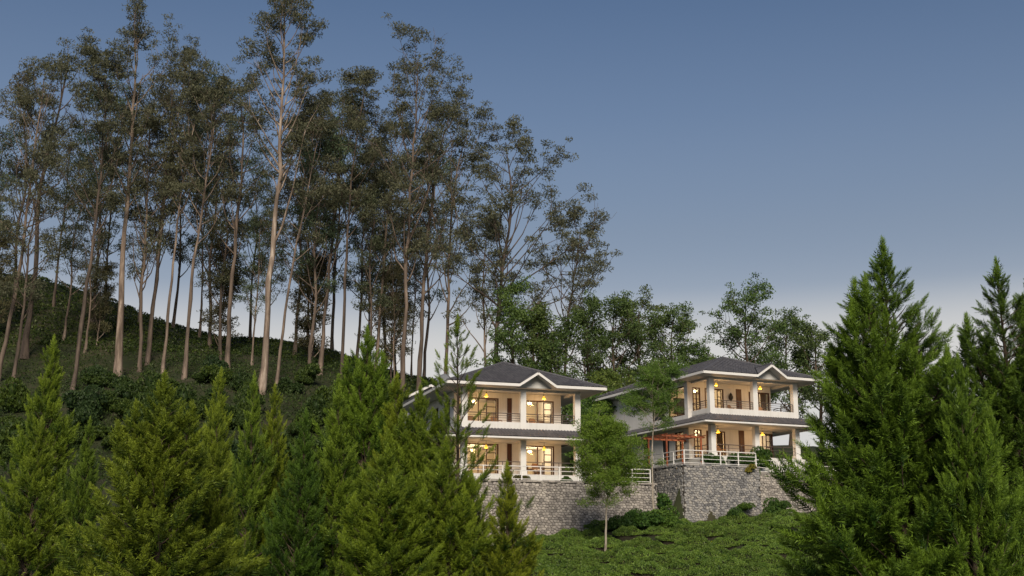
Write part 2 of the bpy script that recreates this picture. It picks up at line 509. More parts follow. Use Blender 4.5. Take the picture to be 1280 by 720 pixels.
def sw(label, o, yaw, a, b, zt, mn, seed, **k):
    return stone_wall(label, o, yaw, a, b, zb_along(o, yaw, a, b), zt, mn, seed=seed, **k)


x0, x1, y0, y1 = RECT_L
sw('tan rubble retaining wall below the left villa terrace', OL, YAW_L, (x0, y0), (x1, y0), TR_L, 'stone_tan', 3)
sw('short side return of the tan rubble wall, right of the left villa', OL, YAW_L, (x1, y0 + 0.02), (x1, y1), TR_L - 0.02, 'stone_tan', 4)
x0, x1, y0, y1 = RECT_R
sw('tall grey stone retaining wall facing front under the right villa', OR, YAW_R, (x0, y0), (2.0, y0), TR_R, 'stone_grey', 5, cell=(0.25, 0.18), jit=0.42, batter=0.0)
sw('shaded grey stone side wall at the left end of the right villa terrace', OR, YAW_R, (x0, y1), (x0, y0 + 0.03), TR_R - 0.02, 'stone_grey', 6, cell=(0.25, 0.18), jit=0.42, batter=0.0)
sw('lower set-back tan stone wall beside the right cypress', OR, YAW_R, (2.35, y0 + 0.9), (x1, y0 + 0.9), TR_R - 0.35, 'stone_tan', 8)


# ------------------------------------------------------------------ houses
def wall_panels(mb, along, x0, x1, y0, y1, z0, z1, ops):
    """wall running along x (along='x': thickness y0..y1) or y, with rectangular openings (a,b,c,d)"""
    cuts = sorted({x0, x1, *[v for o in ops for v in o[:2]]})
    for a, b in zip(cuts, cuts[1:]):
        if b - a < 1e-4: continue
        mid = (a + b) / 2
        zs = [z0]
        for o in sorted([o for o in ops if o[0] < mid < o[1]], key=lambda o: o[2]): zs += [o[2], o[3]]
        zs.append(z1)
        for k in range(0, len(zs), 2):
            if zs[k + 1] - zs[k] > 1e-4:
                if along == 'x': mb.box(a, b, y0, y1, zs[k], zs[k + 1])
                else: mb.box(y0, y1, a, b, zs[k], zs[k + 1])


def glazed(root, name, axis, a, b, z0, z1, p, cols=1, rows=1, fw=0.09, bar=0.035, mat='wood', label=None):
    """frame, bars and panes of one opening. axis 'x': runs along x at y=p ; 'y': runs along y at x=p"""
    def bx(m, u0, u1, d0, d1, w0, w1):
        if axis == 'x': m.box(u0, u1, p + d0, p + d1, w0, w1)
        else: m.box(p + d0, p + d1, u0, u1, w0, w1)
    fr = MB()
    bx(fr, a, a + fw, -0.05, 0.07, z0, z1); bx(fr, b - fw, b, -0.05, 0.07, z0, z1)
    bx(fr, a + fw, b - fw, -0.05, 0.07, z1 - fw, z1); bx(fr, a + fw, b - fw, -0.05, 0.07, z0, z0 + fw)
    f = fr.build(name, M[mat], root)
    if label: f['label'] = label
    ia, ib, ja, jb = a + fw, b - fw, z0 + fw, z1 - fw
    for i in range(1, cols):
        u = ia + (ib - ia) * i / cols
        m = MB(); bx(m, u - bar, u + bar, -0.035, 0.05, ja, jb); m.build('mullion', M[mat], f)
    for j in range(1, rows):
        w = ja + (jb - ja) * j / rows
        m = MB(); bx(m, ia, ib, -0.025, 0.04, w - bar * 0.7, w + bar * 0.7); m.build('glazing_bar', M[mat], f)
    for i in range(cols):
        u0 = ia + (ib - ia) * i / cols + (bar if i else 0); u1 = ia + (ib - ia) * (i + 1) / cols - (bar if i < cols - 1 else 0)
        m = MB(); bx(m, u0, u1, 0.005, 0.011, ja, jb); m.build('pane', M['glass'], f)
    return f


def hip_face(st, P0, U, N, L, up, start, z0, slope, col=0.25, course=0.36, lift=0.035, seed=0):
    """tile columns on one roof plane. P0 eave corner (x,y); U along eave; N inward (plan); up(s), start(s) plan distances"""
    rr = random.Random(seed)
    n = max(1, int(L / col)); w = L / n
    for k in range(n):
        sm = (k + 0.5) * w
        t0, t1 = start(sm), up(sm)
        if t1 - t0 < 0.05: continue
        nc = max(1, int((t1 - t0) / course))
        for c in range(nc):
            a = t0 + (t1 - t0) * c / nc; b = t0 + (t1 - t0) * (c + 1) / nc + (0.03 if c < nc - 1 else 0.0)
            st.cur = rr.random()
            row = []
            for t, zz in ((a, lift + 0.022), (b, lift)):
                for ss, hh in ((0, 0.0), (0.32, 0.05), (0.62, 0.05), (1.0, 0.0)):
                    s = (k + ss) * w
                    # follow the hip inside the column
                    tt = t
                    row.append((P0[0] + U[0] * s + N[0] * tt, P0[1] + U[1] * s + N[1] * tt, z0 + slope * tt + zz + hh))
            i = len(st.v); st.v += row
            for q in range(3):
                st.f.append((i + q, i + q + 1, i + 5 + q, i + 4 + q)); st.var.append(st.cur)


def railing(name, pts, z, mat, parent=None, h=0.95, nr=4, post_gap=1.5, pr=0.03, rr_=0.016, first=0.1, zs=None):
    """posts and rails along a polyline (local xy); parent may be an empty. zs = level per point"""
    f = parent
    zs = zs or [z] * len(pts)
    for (a, b, za, zb) in zip(pts, pts[1:], zs, zs[1:]):
        L = math.hypot(b[0] - a[0], b[1] - a[1]); n = max(1, round(L / post_gap))
        for k in range(n + 1):
            if k == 0 and a is not pts[0]: continue
            t = k / n
            x, y, zz = a[0] + (b[0] - a[0]) * t, a[1] + (b[1] - a[1]) * t, za + (zb - za) * t
            MB().box(x - pr, x + pr, y - pr, y + pr, zz, zz + h).build('post', mat, f)
        for j in range(nr):
            zz = h * (first + (1 - first) * j / (nr - 1))
            r = rr_ * (1.7 if j == nr - 1 else 1)
            MB().tube([(a[0], a[1], za + zz), (b[0], b[1], zb + zz)], r, 6).build('top_rail' if j == nr - 1 else 'rail', mat, f)
    return f


LIGHTS = []


def point_light(name, parent, loc, watts, col, rad=0.08):
    d = bpy.data.lights.new(name, 'POINT'); d.energy = watts; d.color = col; d.shadow_soft_size = rad
    o = bpy.data.objects.new(name, d); COL.objects.link(o); o.location = loc; o.parent = parent
    return o


def pendant(o, yaw, x, y, zc, label, drop=0.42, watts=42):
    wx, wy = to_world(x, y, o, yaw)
    r = empty('pendant_lamp', (wx, wy, zc))
    tag(r, label, 'lamp', 'yellow pendant lamps under the villa verandahs')
    MB().tube([(0, 0, 0), (0, 0, -drop + 0.1)], 0.012, 6).build('cord', M['black'], r)
    MB().lathe([(0.035, -drop + 0.12), (0.065, -drop + 0.08), (0.125, -drop - 0.08), (0.15, -drop - 0.12), (0.135, -drop - 0.12), (0.055, -drop + 0.07)], 14).build('shade', M['lamp'], r, smooth=True)
    MB().lathe([(0.0, -drop + 0.22), (0.035, -drop + 0.21), (0.05, -drop + 0.15)], 8).build('cap', M['black'], r)
    point_light('bulb_light', r, (0, 0, -drop - 0.22), watts, (1.0, 0.56, 0.22), 0.10)
    return r


def house(name, label, O, yaw, W, VD, D, front, side, right_open=0.55, left_ext=0.0, plinth=0.9, rise=2.6):
    root = empty(name, O, yaw)
    tag(root, label, 'house')
    S, SOF, PB, PT = 3.5, 2.53, 3.34, 3.88
    SOFU, EU = 6.38, 6.42
    a, b = 1.55, 1.55
    XR = W - right_open            # right end of the back wall
    XL = -left_ext
    # plinth, floors, ceilings
    MB().box(-0.25, W + 0.25, -0.25, D, -plinth - 0.6, -0.004).build('plinth', M['white_wall'], root)
    MB().box(0.02, W - 0.02, 0.1, VD - 0.003, 0.0, 0.05).build('verandah_floor', M['paving'], root)
    MB().box(0.0, W, 0.252, VD - 0.003, S - 0.13, S).build('balcony_slab', M['white_wall'], root)
    # lower ceiling under the balcony
    MB().box(0.0, W, 0.0, VD - 0.004, SOF + 0.004, SOF + 0.12).build('verandah_ceiling', M['white_wall'], root)
    # parapet band
    pb = MB(); pb.box(0.0, W, 0.0, 0.25, SOF + 0.13, PT); pb.box(W - 0.25, W, 0.252, VD + 0.5, SOF + 0.13, PT); pb.box(0.0, 0.25, 0.252, VD - 0.004, SOF + 0.13, PT)
    bevel(pb.build('parapet', M['white_wall'], root))
    # columns
    cw = 0.44
    for x in (0.0, W / 2 - cw / 2 + 0.1, W - cw):
        lo = MB(); lo.box(x - 0.004, x + cw + 0.004, -0.004, cw, 0.0, SOF + 0.002); lo.box(x - 0.06, x + cw + 0.06, -0.06, cw + 0.06, -0.02, 0.28)
        bevel(lo.build('column', M['white_trim'], root))
        up = MB(); up.box(x - 0.006, x + cw + 0.006, -0.006, cw, PB - 0.1, SOFU)
        bevel(up.build('column', M['white_trim'], root))
    # walls with openings
    T = 0.22
    ops_f = [o[:4] for o in front]
    ops_s = [o[:4] for o in side]
    w = MB(); wall_panels(w, 'x', XL, XR, VD, VD + T, 0.0, SOFU, ops_f); w.build('front_wall', M['white_wall'], root)
    w = MB(); wall_panels(w, 'y', VD + T, D, XL, XL + T, -0.003, SOFU, ops_s); w.build('side_wall', M['white_wall'], root)
    w = MB(); w.box(XR - T, XR, VD + T, D - T, 0, SOFU); w.build('side_wall', M['white_wall'], root)
    w = MB(); w.box(XL, XR, D - T + 0.002, D + 0.002, 0, SOFU); w.build('rear_wall', M['white_wall'], root)
    # rooms behind the verandah
    RD = VD + 5.6
    for k, z in enumerate((0.0, S)):
        m = MB(); m.box(XL + T, XR - T, VD + T + 0.002, RD, z + 0.02, z + 0.06); m.build('room_floor', M['room_floor'], root)
        zc = SOF if k == 0 else SOFU - 0.02
        m = MB(); m.box(XL + T, XR - T, VD + T + 0.002, RD, zc, zc + 0.1); m.build('room_ceiling', M['white_wall'], root)
        m = MB(); m.box(XL + T + 0.002, XR - T - 0.002, RD, RD + 0.12, z, zc + 0.1)
        m.box(XL + T + 0.003, XL + T + 0.02, VD + T + 0.01, RD, z + 3.0 if ops_s else z, zc)
        m.box(W / 2 + 0.2, W / 2 + 0.32, VD + 1.9, RD - 0.003, z + 0.06, zc - 0.002)
        m.build('room_wall', M['room_wall'], root)
    # doors and windows
    for (x0, x1, z0, z1, kind) in front:
        if kind == 'door':
            d = MB(); d.box(x0, x1, VD - 0.02, VD + 0.06, z0, z1)
            dd = d.build('door', M['wood'], root)
            m = MB()
            for zz in (0.12, 0.56): m.box(x0 + 0.12, x1 - 0.12, VD - 0.045, VD - 0.018, z0 + (z1 - z0) * zz, z0 + (z1 - z0) * (zz + 0.34))
            m.build('door_panel', M['wood'], dd)
            MB().box(x0 + 0.06, x0 + 0.10, VD - 0.08, VD - 0.022, z0 + 1.0, z0 + 1.15).build('handle', M['rail_metal'], dd)
        elif kind in ('slide', 'curtain', 'french'):
            f = glazed(root, 'glass_door', 'x', x0, x1, z0, z1, VD + 0.03, cols={'slide': 2, 'curtain': 2, 'french': 2}[kind], rows={'slide': 1, 'curtain': 1, 'french': 5}[kind])
            if kind == 'slide':      # an open leaf with glazing bars
                lf = MB(); u0 = x1 - (x1 - x0) * 0.30; u1 = x1 - 0.12
                for q in range(5):
                    zz = z0 + 0.1 + (z1 - z0 - 0.26) * q / 4; lf.box(u0 + 0.083, u1 - 0.083, VD + 0.125, VD + 0.165, zz, zz + 0.06)
                lf.box(u0, u0 + 0.08, VD + 0.12, VD + 0.17, z0 + 0.1, z1 - 0.1); lf.box(u1 - 0.08, u1, VD + 0.12, VD + 0.17, z0 + 0.1, z1 - 0.1)
                lf.build('sliding_leaf', M['wood'], f)
            if kind == 'curtain':
                c = MB(); n = 44
                pts = [(x0 + (x1 - x0) * i / n, VD + T + 0.16 + 0.05 * math.sin(i * 1.25) + 0.015 * math.sin(i * 2.9)) for i in range(n + 1)]
                for p, q in zip(pts, pts[1:]):
                    if abs((p[0] - x0) / (x1 - x0) - 0.62) < 0.07: continue
                    c.quad((p[0], p[1], z0 + 0.07), (q[0], q[1], z0 + 0.07), (q[0], q[1], z1 + 0.1), (p[0], p[1], z1 + 0.1))
                c.build('curtain', M['curtain'], root, smooth=True)
    for (y0_, y1_, z0, z1, kind) in side:
        if kind == 'dark':
            d = MB(); d.box(XL + 0.05, XL + 0.12, y0_, y1_, z0, z1); s_ = d.build('shutter', M['shutter'], root)
            m = MB()
            for i in range(14):
                zz = z0 + 0.08 + (z1 - z0 - 0.16) * i / 14; m.box(XL + 0.02, XL + 0.05, y0_ + 0.08, y1_ - 0.08, zz, zz + (z1 - z0) / 22)
            m.build('louvre_blades', M['shutter'], s_, kind='stuff')
        else:
            glazed(root, 'window', 'y', y0_, y1_, z0, z1, XL + 0.1, cols=2, rows={'amber': 1, 'grid': 4}[kind])
    # balcony railings
    bal = MB()
    r_up = MB().box(0.1, 0.14, 0.1, 0.14, PT - 0.01, PT).build('balcony_railing', M['rail_metal'], root)
    runs = [[(cw, 0.15), (W / 2 - cw / 2 + 0.1, 0.15)], [(W / 2 + cw / 2 + 0.1, 0.15), (W - cw, 0.15)], [(0.14, cw), (0.14, VD)], [(W - 0.14, cw), (W - 0.14, VD + 0.4)]]
    for r in runs: railing('rail', r, PT, M['rail_metal'], r_up, h=0.66, nr=4, post_gap=1.1, pr=0.022, rr_=0.018, first=0.2)
    r_lo = MB().box(0.1, 0.14, 0.1, 0.14, 0.05, 0.06).build('verandah_railing', M['rail_metal'], root)
    for r in runs[:3]: railing('rail', r, 0.05, M['rail_metal'], r_lo, h=0.9, nr=3, post_gap=1.3, pr=0.022, rr_=0.018, first=0.35)
    # skirt roof
    Lx, Ly = W + 2 * a, D + 2 * b
    sk = MB(); sl = (PB - 0.02 - SOF - 0.09) / 1.5
    lim = 1.5
    zE = SOF + 0.09
    E = lambda s, L: min(s, L - s, lim)
    hip_face(sk, (-a, -b), (1, 0), (0, 1), Lx, lambda s: E(s, Lx) if s < lim or s > Lx - lim else lim, lambda s: 0.0, zE, sl, seed=1)
    hip_face(sk, (-a, D + b), (0, -1), (1, 0), Ly, lambda s: E(s, Ly) if s < lim or s > Ly - lim else lim, lambda s: 0.0, zE, sl, seed=2)
    hip_face(sk, (W + a, -b), (0, 1), (-1, 0), Ly, lambda s: E(s, Ly) if s < lim or s > Ly - lim else lim, lambda s: 0.0, zE, sl, seed=3)
    deck = MB()
    deck.quad((-a, -b, zE), (W + a, -b, zE), (W + a - lim, -b + lim, zE + sl * lim), (-a + lim, -b + lim, zE + sl * lim))
    deck.quad((-a, D + b, zE), (-a, -b, zE), (-a + lim, -b + lim, zE + sl * lim), (-a + lim, D + b - lim, zE + sl * lim))
    deck.quad((W + a, -b, zE), (W + a, D + b, zE), (W + a - lim, D + b - lim, zE + sl * lim), (W + a - lim, -b + lim, zE + sl * lim))
    srf = deck.build('lower_roof', M['tile'], root)
    sk.build('tiles', M['tile'], srf, kind='stuff')
    for c0, c1 in (((-a, -b), (-a + lim, -b + lim)), ((W + a, -b), (W + a - lim, -b + lim))):
        MB().tube([(*c0, zE + 0.06), (*c1, zE + sl * lim + 0.06)], 0.085, 8).build('hip_cap', M['tile'], srf)
    sf = MB()
    sf.box(-a + 0.06, W + a - 0.06, -b + 0.06, -0.003, SOF, SOF + 0.05); sf.box(-a + 0.06, -0.003, 0.0, D + b - 0.1, SOF, SOF + 0.05); sf.box(W + 0.003, W + a - 0.06, 0.0, D + b - 0.1, SOF, SOF + 0.05)
    sf.build('soffit', M['soffit'], srf)
    fa = MB(); z0, z1 = SOF - 0.02, zE + 0.02
    fa.box(-a, W + a, -b - 0.03, -b + 0.055, z0, z1); fa.box(-a - 0.03, -a + 0.055, -b + 0.06, D + b, z0, z1); fa.box(W + a - 0.055, W + a + 0.03, -b + 0.06, D + b, z0, z1)
    fa.build('fascia', M['white_trim'], srf)
    # main hip roof with a small front gable
    zE = EU + 0.12
    hw = Lx / 2
    slope = rise / hw
    gxc, gw, gh = W / 2 + 0.75, 1.45, 0.95
    gback = gh / slope
    def start_front(s):
        dx = abs(s - a - gxc)
        return gback * (1 - dx / gw) if dx < gw else 0.0
    tl = MB()
    up_f = lambda s: min(s, Lx - s, hw)
    up_s = lambda s: min(s, Ly - s, hw)
    hip_face(tl, (-a, -b), (1, 0), (0, 1), Lx, up_f, start_front, zE, slope, seed=4)
    hip_face(tl, (-a, D + b), (0, -1), (1, 0), Ly, up_s, lambda s: 0, zE, slope, seed=5)
    hip_face(tl, (W + a, -b), (0, 1), (-1, 0), Ly, up_s, lambda s: 0, zE, slope, seed=6)
    hip_face(tl, (W + a, D + b), (-1, 0), (0, -1), Lx, up_f, lambda s: 0, zE, slope, seed=7)
    # gable tiles : planes from the ridge down to each side
    gs = gh / gw
    for sg in (-1, 1):
        hip_face(tl, (gxc + sg * gw, -b - 0.04), (0, 1), (-sg, 0), gback + 0.04, lambda s: gw, lambda s: gw * max(0, (s - 0.04)) / gback, zE, gs, seed=8)
    cx = W / 2
    dk = MB()
    ap0, ap1 = (cx, -b + hw, zE + slope * hw), (cx, D + b - hw, zE + slope * hw)
    g0, g1, gr = (gxc - gw, -b, zE), (gxc + gw, -b, zE), (gxc, -b + gback, zE + gh)
    dk.quad((-a, -b, zE), g0, gr, ap0); dk.quad(g1, (W + a, -b, zE), ap0, gr)
    dk.quad((-a, D + b, zE), (-a, -b, zE), ap0, ap1); dk.quad((W + a, -b, zE), (W + a, D + b, zE), ap1, ap0); dk.quad((W + a, D + b, zE), (-a, D + b, zE), ap1)
    dk.quad(g0, (gxc, -b, zE + gh), gr); dk.quad((gxc, -b, zE + gh), g1, gr)
    rf = dk.build('roof', M['tile'], root)
    tl.build('tiles', M['tile'], rf, kind='stuff')
    for p, q_ in (((-a, -b, zE), ap0), ((W + a, -b, zE), ap0), (ap0, ap1), ((W + a, D + b, zE), ap1), ((-a, D + b, zE), ap1), ((gxc, -b - 0.05, zE + gh), gr)):
        MB().tube([Vector(p) + Vector((0, 0, 0.05)), Vector(q_) + Vector((0, 0, 0.05))], 0.10, 8).build('ridge_cap', M['tile'], rf)
    sf = MB()
    nb = 0.95
    zt = EU - 0.03
    sf.box(-a + 0.06, gxc - gw, -b + 0.06, -b + nb, zt, zt + 0.05); sf.box(gxc + gw, W + a - 0.06, -b + 0.06, -b + nb, zt, zt + 0.05)
    sf.box(-a + 0.06, W + a - 0.06, -b + nb, VD - 0.004, zt, zt + 0.05)
    sf.box(-a + 0.06, XL - 0.004, VD, D + b - 0.1, zt, zt + 0.05); sf.box(XR + 0.004, W + a - 0.06, VD, D + b - 0.1, zt, zt + 0.05)
    # sloping underside and back triangle of the gable
    yb = -b + nb
    sf.quad((gxc - gw, -b + 0.05, zt), (gxc - gw, yb, zt), (gxc, yb, zE + gh - 0.08), (gxc, -b + 0.05, zE + gh - 0.08))
    sf.quad((gxc + gw, -b + 0.05, zt), (gxc + gw, yb, zt), (gxc, yb, zE + gh - 0.08), (gxc, -b + 0.05, zE + gh - 0.08))
    sf.quad((gxc - gw, yb, zt), (gxc + gw, yb, zt), (gxc, yb, zE + gh - 0.08))
    sf.build('soffit', M['soffit'], rf)
    fa = MB(); z0, z1 = EU - 0.055, zE + 0.03
    fa.box(-a, gxc - gw, -b - 0.03, -b + 0.055, z0, z1); fa.box(gxc + gw, W + a, -b - 0.03, -b + 0.055, z0, z1)
    fa.box(-a - 0.03, -a + 0.055, -b + 0.06, D + b, z0, z1); fa.box(W + a - 0.055, W + a + 0.03, -b + 0.06, D + b, z0, z1)
    for sg in (-1, 1):
        e = gxc + sg * gw
        fa.prism([(e, z0), (e, z1), (gxc, z1 + gh), (gxc, z0 + gh)], -b - 0.035, -b + 0.05, lambda p, z, t: (p, t, z))
    fa.build('fascia', M['white_trim'], rf)
    # beam above the columns
    bm = MB(); bm.box(0.02, W - 0.02, 0.05, 0.36, SOFU - 0.16, SOFU + 0.005); bm.box(0.05, 0.36, 0.362, VD - 0.004, SOFU - 0.16, SOFU + 0.005); bm.box(W - 0.36, W - 0.05, 0.362, VD + 0.3, SOFU - 0.16, SOFU + 0.005)
    bm.build('roof_beam', M['white_wall'], root)
    return root


S_ = 3.5
front_L = [(0.35, 3.55, 0.06, 2.45, 'slide'), (4.25, 4.62, 0.06, 2.5, 'door'), (5.35, 8.05, 0.06, 2.4, 'slide'),
           (0.35, 3.55, S_ + 0.06, S_ + 2.45, 'slide'), (4.25, 4.62, S_ + 0.06, S_ + 2.5, 'door'), (5.35, 8.05, S_ + 0.06, S_ + 2.4, 'slide')]
HL = house('villa', 'left white two-storey villa, partly hidden behind the sparse cypress', OL, YAW_L, W_L, 2.3, 15.0, front_L, [(3.4, 5.2, S_ + 0.2, S_ + 2.4, 'dark'), (7, 9, S_ + 0.5, S_ + 2.2, 'grid')], 0.75)
front_R = [(0.15, 0.9, 0.06, 2.4, 'french'), (1.35, 3.2, 0.06, 2.35, 'curtain'), (4.55, 5.1, 0.06, 2.5, 'door'), (5.95, 8.0, 0.06, 2.35, 'slide'),
           (0.15, 0.9, S_ + 0.06, S_ + 2.4, 'french'), (1.35, 3.2, S_ + 0.06, S_ + 2.4, 'slide'), (4.45, 5.0, S_ + 0.06, S_ + 2.5, 'door'), (5.75, 7.85, S_ + 0.06, S_ + 2.35, 'curtain')]
side_R = [(3.3, 5.9, S_ + 0.12, S_ + 2.55, 'amber'), (6.5, 8.6, S_ + 0.12, S_ + 2.3, 'dark'), (3.6, 5.0, 0.06, 2.3, 'grid'), (5.9, 7.0, 0.06, 2.3, 'dark'), (9.2, 10.2, 0.1, 2.3, 'dark')]
HR = house('villa', 'right white two-storey villa above the tall grey stone wall', OR, YAW_R, W_R, 2.8, 18.0, front_R, side_R, 0.7, left_ext=0.35, plinth=1.2, rise=2.35)

# room lamps (each a lit lamp inside a room) and pendant lamps outside
for (o, yaw, W, VD, tagn) in ((OL, YAW_L, W_L, 2.3, 'left villa'), (OR, YAW_R, W_R, 2.8, 'right villa')):
    for k, zc in enumerate((2.53, 6.36)):
        for i, (fx, word) in enumerate(((0.24, 'left'), (0.74, 'right'))):
            wx, wy = to_world(W * fx, VD + 2.6, o, yaw)
            r = empty('ceiling_lamp', (wx, wy, o.z + zc))
            tag(r, 'glowing ceiling lamp in the %s %s room of the %s' % (word, ('lower', 'upper')[k], tagn), 'lamp')
            MB().tube([(0, 0, 0), (0, 0, -0.25)], 0.02, 6).build('stem', M['black'], r)
            MB().lathe([(0.02, -0.22), (0.16, -0.27), (0.18, -0.33), (0.1, -0.40), (0.0, -0.42)], 12).build('globe', M['room_lamp'], r, smooth=True)
            point_light('lamp_light', r, (0, 0, -0.55), 115, (1.0, 0.72, 0.44), 0.15)
for (o, yaw, W, nm, xs) in ((OL, YAW_L, W_L, 'left villa', (2.15, 6.75)), (OR, YAW_R, W_R, 'right villa', (1.25, 5.6))):
    for k, zc in enumerate((2.53, 6.38)):
        for x, word in zip(xs, ('left', 'right')):
            pendant(o, yaw, x, 0.9, o.z + zc, 'yellow pendant lamp in the %s bay of the %s %s' % (word, nm, ('ground floor', 'balcony')[k]))


# ------------------------------------------------------------------ plants : foliage generators
def rand_dirs(n):
    v = rng.normal(size=(n, 3)); return v / np.linalg.norm(v, axis=1, keepdims=True)


def leaf_quads(C, Dr, Ln, Wd, var):
    """diamond leaves at C, along Dr; random roll"""
    n = len(C)
    s = np.cross(Dr, rand_dirs(n)); s /= (np.linalg.norm(s, axis=1, keepdims=True) + 1e-9)
    L, Wd = Ln[:, None], Wd[:, None]
    V = np.stack([C - Dr * L * 0.5, C + s * Wd * 0.5 - Dr * L * 0.05, C + Dr * L * 0.5, C - s * Wd * 0.5 - Dr * L * 0.05], 1).reshape(-1, 3)
    F = np.arange(4 * n).reshape(-1, 4)
    return V, F, var


def spline(pts, n):
    pts = np.array([tuple(p) for p in pts], float)
    if len(pts) < 3:
        t = np.linspace(0, 1, n)[:, None]; return pts[0] * (1 - t) + pts[-1] * t
    seg = np.linalg.norm(np.diff(pts, axis=0), axis=1); T = np.concatenate([[0], np.cumsum(seg)]); T /= T[-1]
    t = np.linspace(0, 1, n)
    P_ = np.vstack([2 * pts[0] - pts[1], pts, 2 * pts[-1] - pts[-2]])
    out = []
    for u in t:
        k = min(max(np.searchsorted(T, u) - 1, 0), len(pts) - 2)
        f = (u - T[k]) / (T[k + 1] - T[k]); a, b, c, d = P_[k:k + 4]
        out.append(0.5 * ((2 * b) + (c - a) * f + (2 * a - 5 * b + 4 * c - d) * f * f + (3 * b - a - 3 * c + d) * f ** 3))
    return np.array(out)


def limb_path(p, d, L, n, up, wob, rr):
    pts = [np.array(p)]; d = np.array(d, float)
    for k in range(n):
        d = d + np.array([0, 0, up]) + rr.normal(size=3) * wob
        d /= np.linalg.norm(d)
        pts.append(pts[-1] + d * L / n)
    return pts, d


def limbed_tree(trunk_pts, r0, ct=0.45, n_limbs=20, spread=4.0, clump=0.9, leaves=45, llen=0.32, lwid=0.085, seed=0, up=0.16, el=(30, 60),
                droop=0.6, flat=0.5, sub=4, bare=0.0, taper=0.82, extra=(), tip=0.30, barkv=None, sides=7, dens_low=1.0, inner=0.45):
    """points are relative to the tree base. returns wood MB and leaf arrays"""
    rr = np.random.default_rng(seed)
    wood = MB()
    T = spline(trunk_pts, 16)
    H = T[-1][2]
    T[1:-1, :2] += rr.normal(size=(len(T) - 2, 2)) * 0.0018 * H
    rad = r0 * (1 - taper * np.linspace(0, 1, 16) ** 0.9); rad = rad * (1 + 0.07 * rr.normal(size=16)); rad[0] *= 1.4; rad[1] *= 1.05
    wood.cur = barkv if barkv is not None else 0.2 + rr.random() * 0.55
    wood.tube(T, list(rad), sides + 2)
    clumps = []
    def at(t):
        f = t * 15; k = min(int(f), 14); return T[k] + (T[k + 1] - T[k]) * (f - k), rad[k]
    jobs = []
    for i in range(n_limbs):
        t = ct + (0.98 - ct) * ((i + rr.random() * 0.8) / n_limbs)
        u = (t - ct) / (1 - ct)
        az = i * 2.4 + rr.normal() * 0.5
        e = R(rr.uniform(*el) + 4 * u)
        L = spread * (0.55 + 0.75 * math.sin(math.pi * min(1, u * 0.85 + 0.15)) ** 0.8 * (1 - u * tip)) * rr.uniform(0.55, 1.15)
        jobs.append((t, (math.cos(az) * math.cos(e), math.sin(az) * math.cos(e), math.sin(e)), L, u))
    for (t, d, L) in extra: jobs.append((t, d, L, 0.5))
    for (t, d, L, u) in jobs:
        p, tr = at(t)
        n = 6
        pts, dend = limb_path(p, d, L, n, up, 0.10, rr)
        r1 = max(0.022, min(tr * 0.55, 0.028 * L + 0.02))
        wood.tube(pts, list(np.linspace(r1, 0.016, n + 1)), 5, cap=False)
        bare_limb = rr.random() < bare
        for s in range(sub):
            k = inner + (0.97 - inner) * (s + rr.random()) / sub
            f = k * n; kk = min(int(f), n - 1); q_ = pts[kk] + (pts[kk + 1] - pts[kk]) * (f - kk)
            dd = (pts[kk + 1] - pts[kk]); dd = dd / np.linalg.norm(dd) + rr.normal(size=3) * 0.75; dd[2] += 0.2; dd /= np.linalg.norm(dd)
            l2 = L * rr.uniform(0.22, 0.42) + 0.4
            p2, _ = limb_path(q_, dd, l2, 4, up * 0.8, 0.16, rr)
            wood.tube(p2, list(np.linspace(r1 * 0.45, 0.010, 5)), 4, cap=False)
            if not bare_limb:
                clumps.append(p2[-1])
                if rr.random() < 0.75: clumps.append(p2[2] + rr.normal(size=3) * 0.3)
        if not bare_limb:
            clumps.append(pts[-1]); clumps.append(pts[-2] + rr.normal(size=3) * 0.25)
    C = np.array(clumps)
    sz = rr.uniform(0.4, 1.35, len(C)) * clump
    n_l = np.maximum(6, (leaves * (sz / clump) ** 2 * rr.uniform(0.6, 1.2, len(C)))).astype(int)
    idc = np.repeat(np.arange(len(C)), n_l)
    N = len(idc)
    # leaves in a flattened tuft, hollow at its middle
    off = rand_dirs(N) * (rr.random(N) ** 0.45)[:, None] * sz[idc][:, None]
    off[:, 2] *= flat
    pos = C[idc] + off
    dr = rand_dirs(N) * (1 - droop * 0.5); dr[:, 2] -= droop * rr.random(N); dr /= np.linalg.norm(dr, axis=1, keepdims=True)
    cv = rr.random(len(C))
    var = np.clip(0.28 * cv[idc] + 0.72 * rr.random(N), 0, 1)
    ln = llen * rr.uniform(0.65, 1.3, N); wd = lwid * rr.uniform(0.7, 1.3, N)
    return wood, leaf_quads(pos, dr, ln, wd, var)


def plant(name, cat, label, base, wood, lv, wmat, lmat, group=None, tint=None, rz=0.0):
    r = empty(name, base, rz)
    tag(r, label, cat, group)
    t = wood.build('trunk', wmat, r, smooth=True)
    c = link('crown', np_mesh('crown', lv[0], [lv[1]], lmat, lv[2]), r)
    if tint: c.color = (*tint, 1)
    return r


def copy_tree(src, loc, rz=0.0, sc=(1, 1, 1), label=None, tint=None, group=None):
    c = src.copy(); COL.objects.link(c); c.location = loc; c.rotation_euler = (0, 0, rz); c.scale = sc
    if label: c['label'] = label
    if group: c['group'] = group
    for ch in src.children:
        k = ch.copy(); COL.objects.link(k); k.parent = c
        if tint and ch.name.startswith(('crown', 'foliage')): k.color = (*tint, 1)
    return c


# ------------------------------------------------------------------ eucalyptus grove
GE = 'tall eucalyptus trees of the hillside grove'
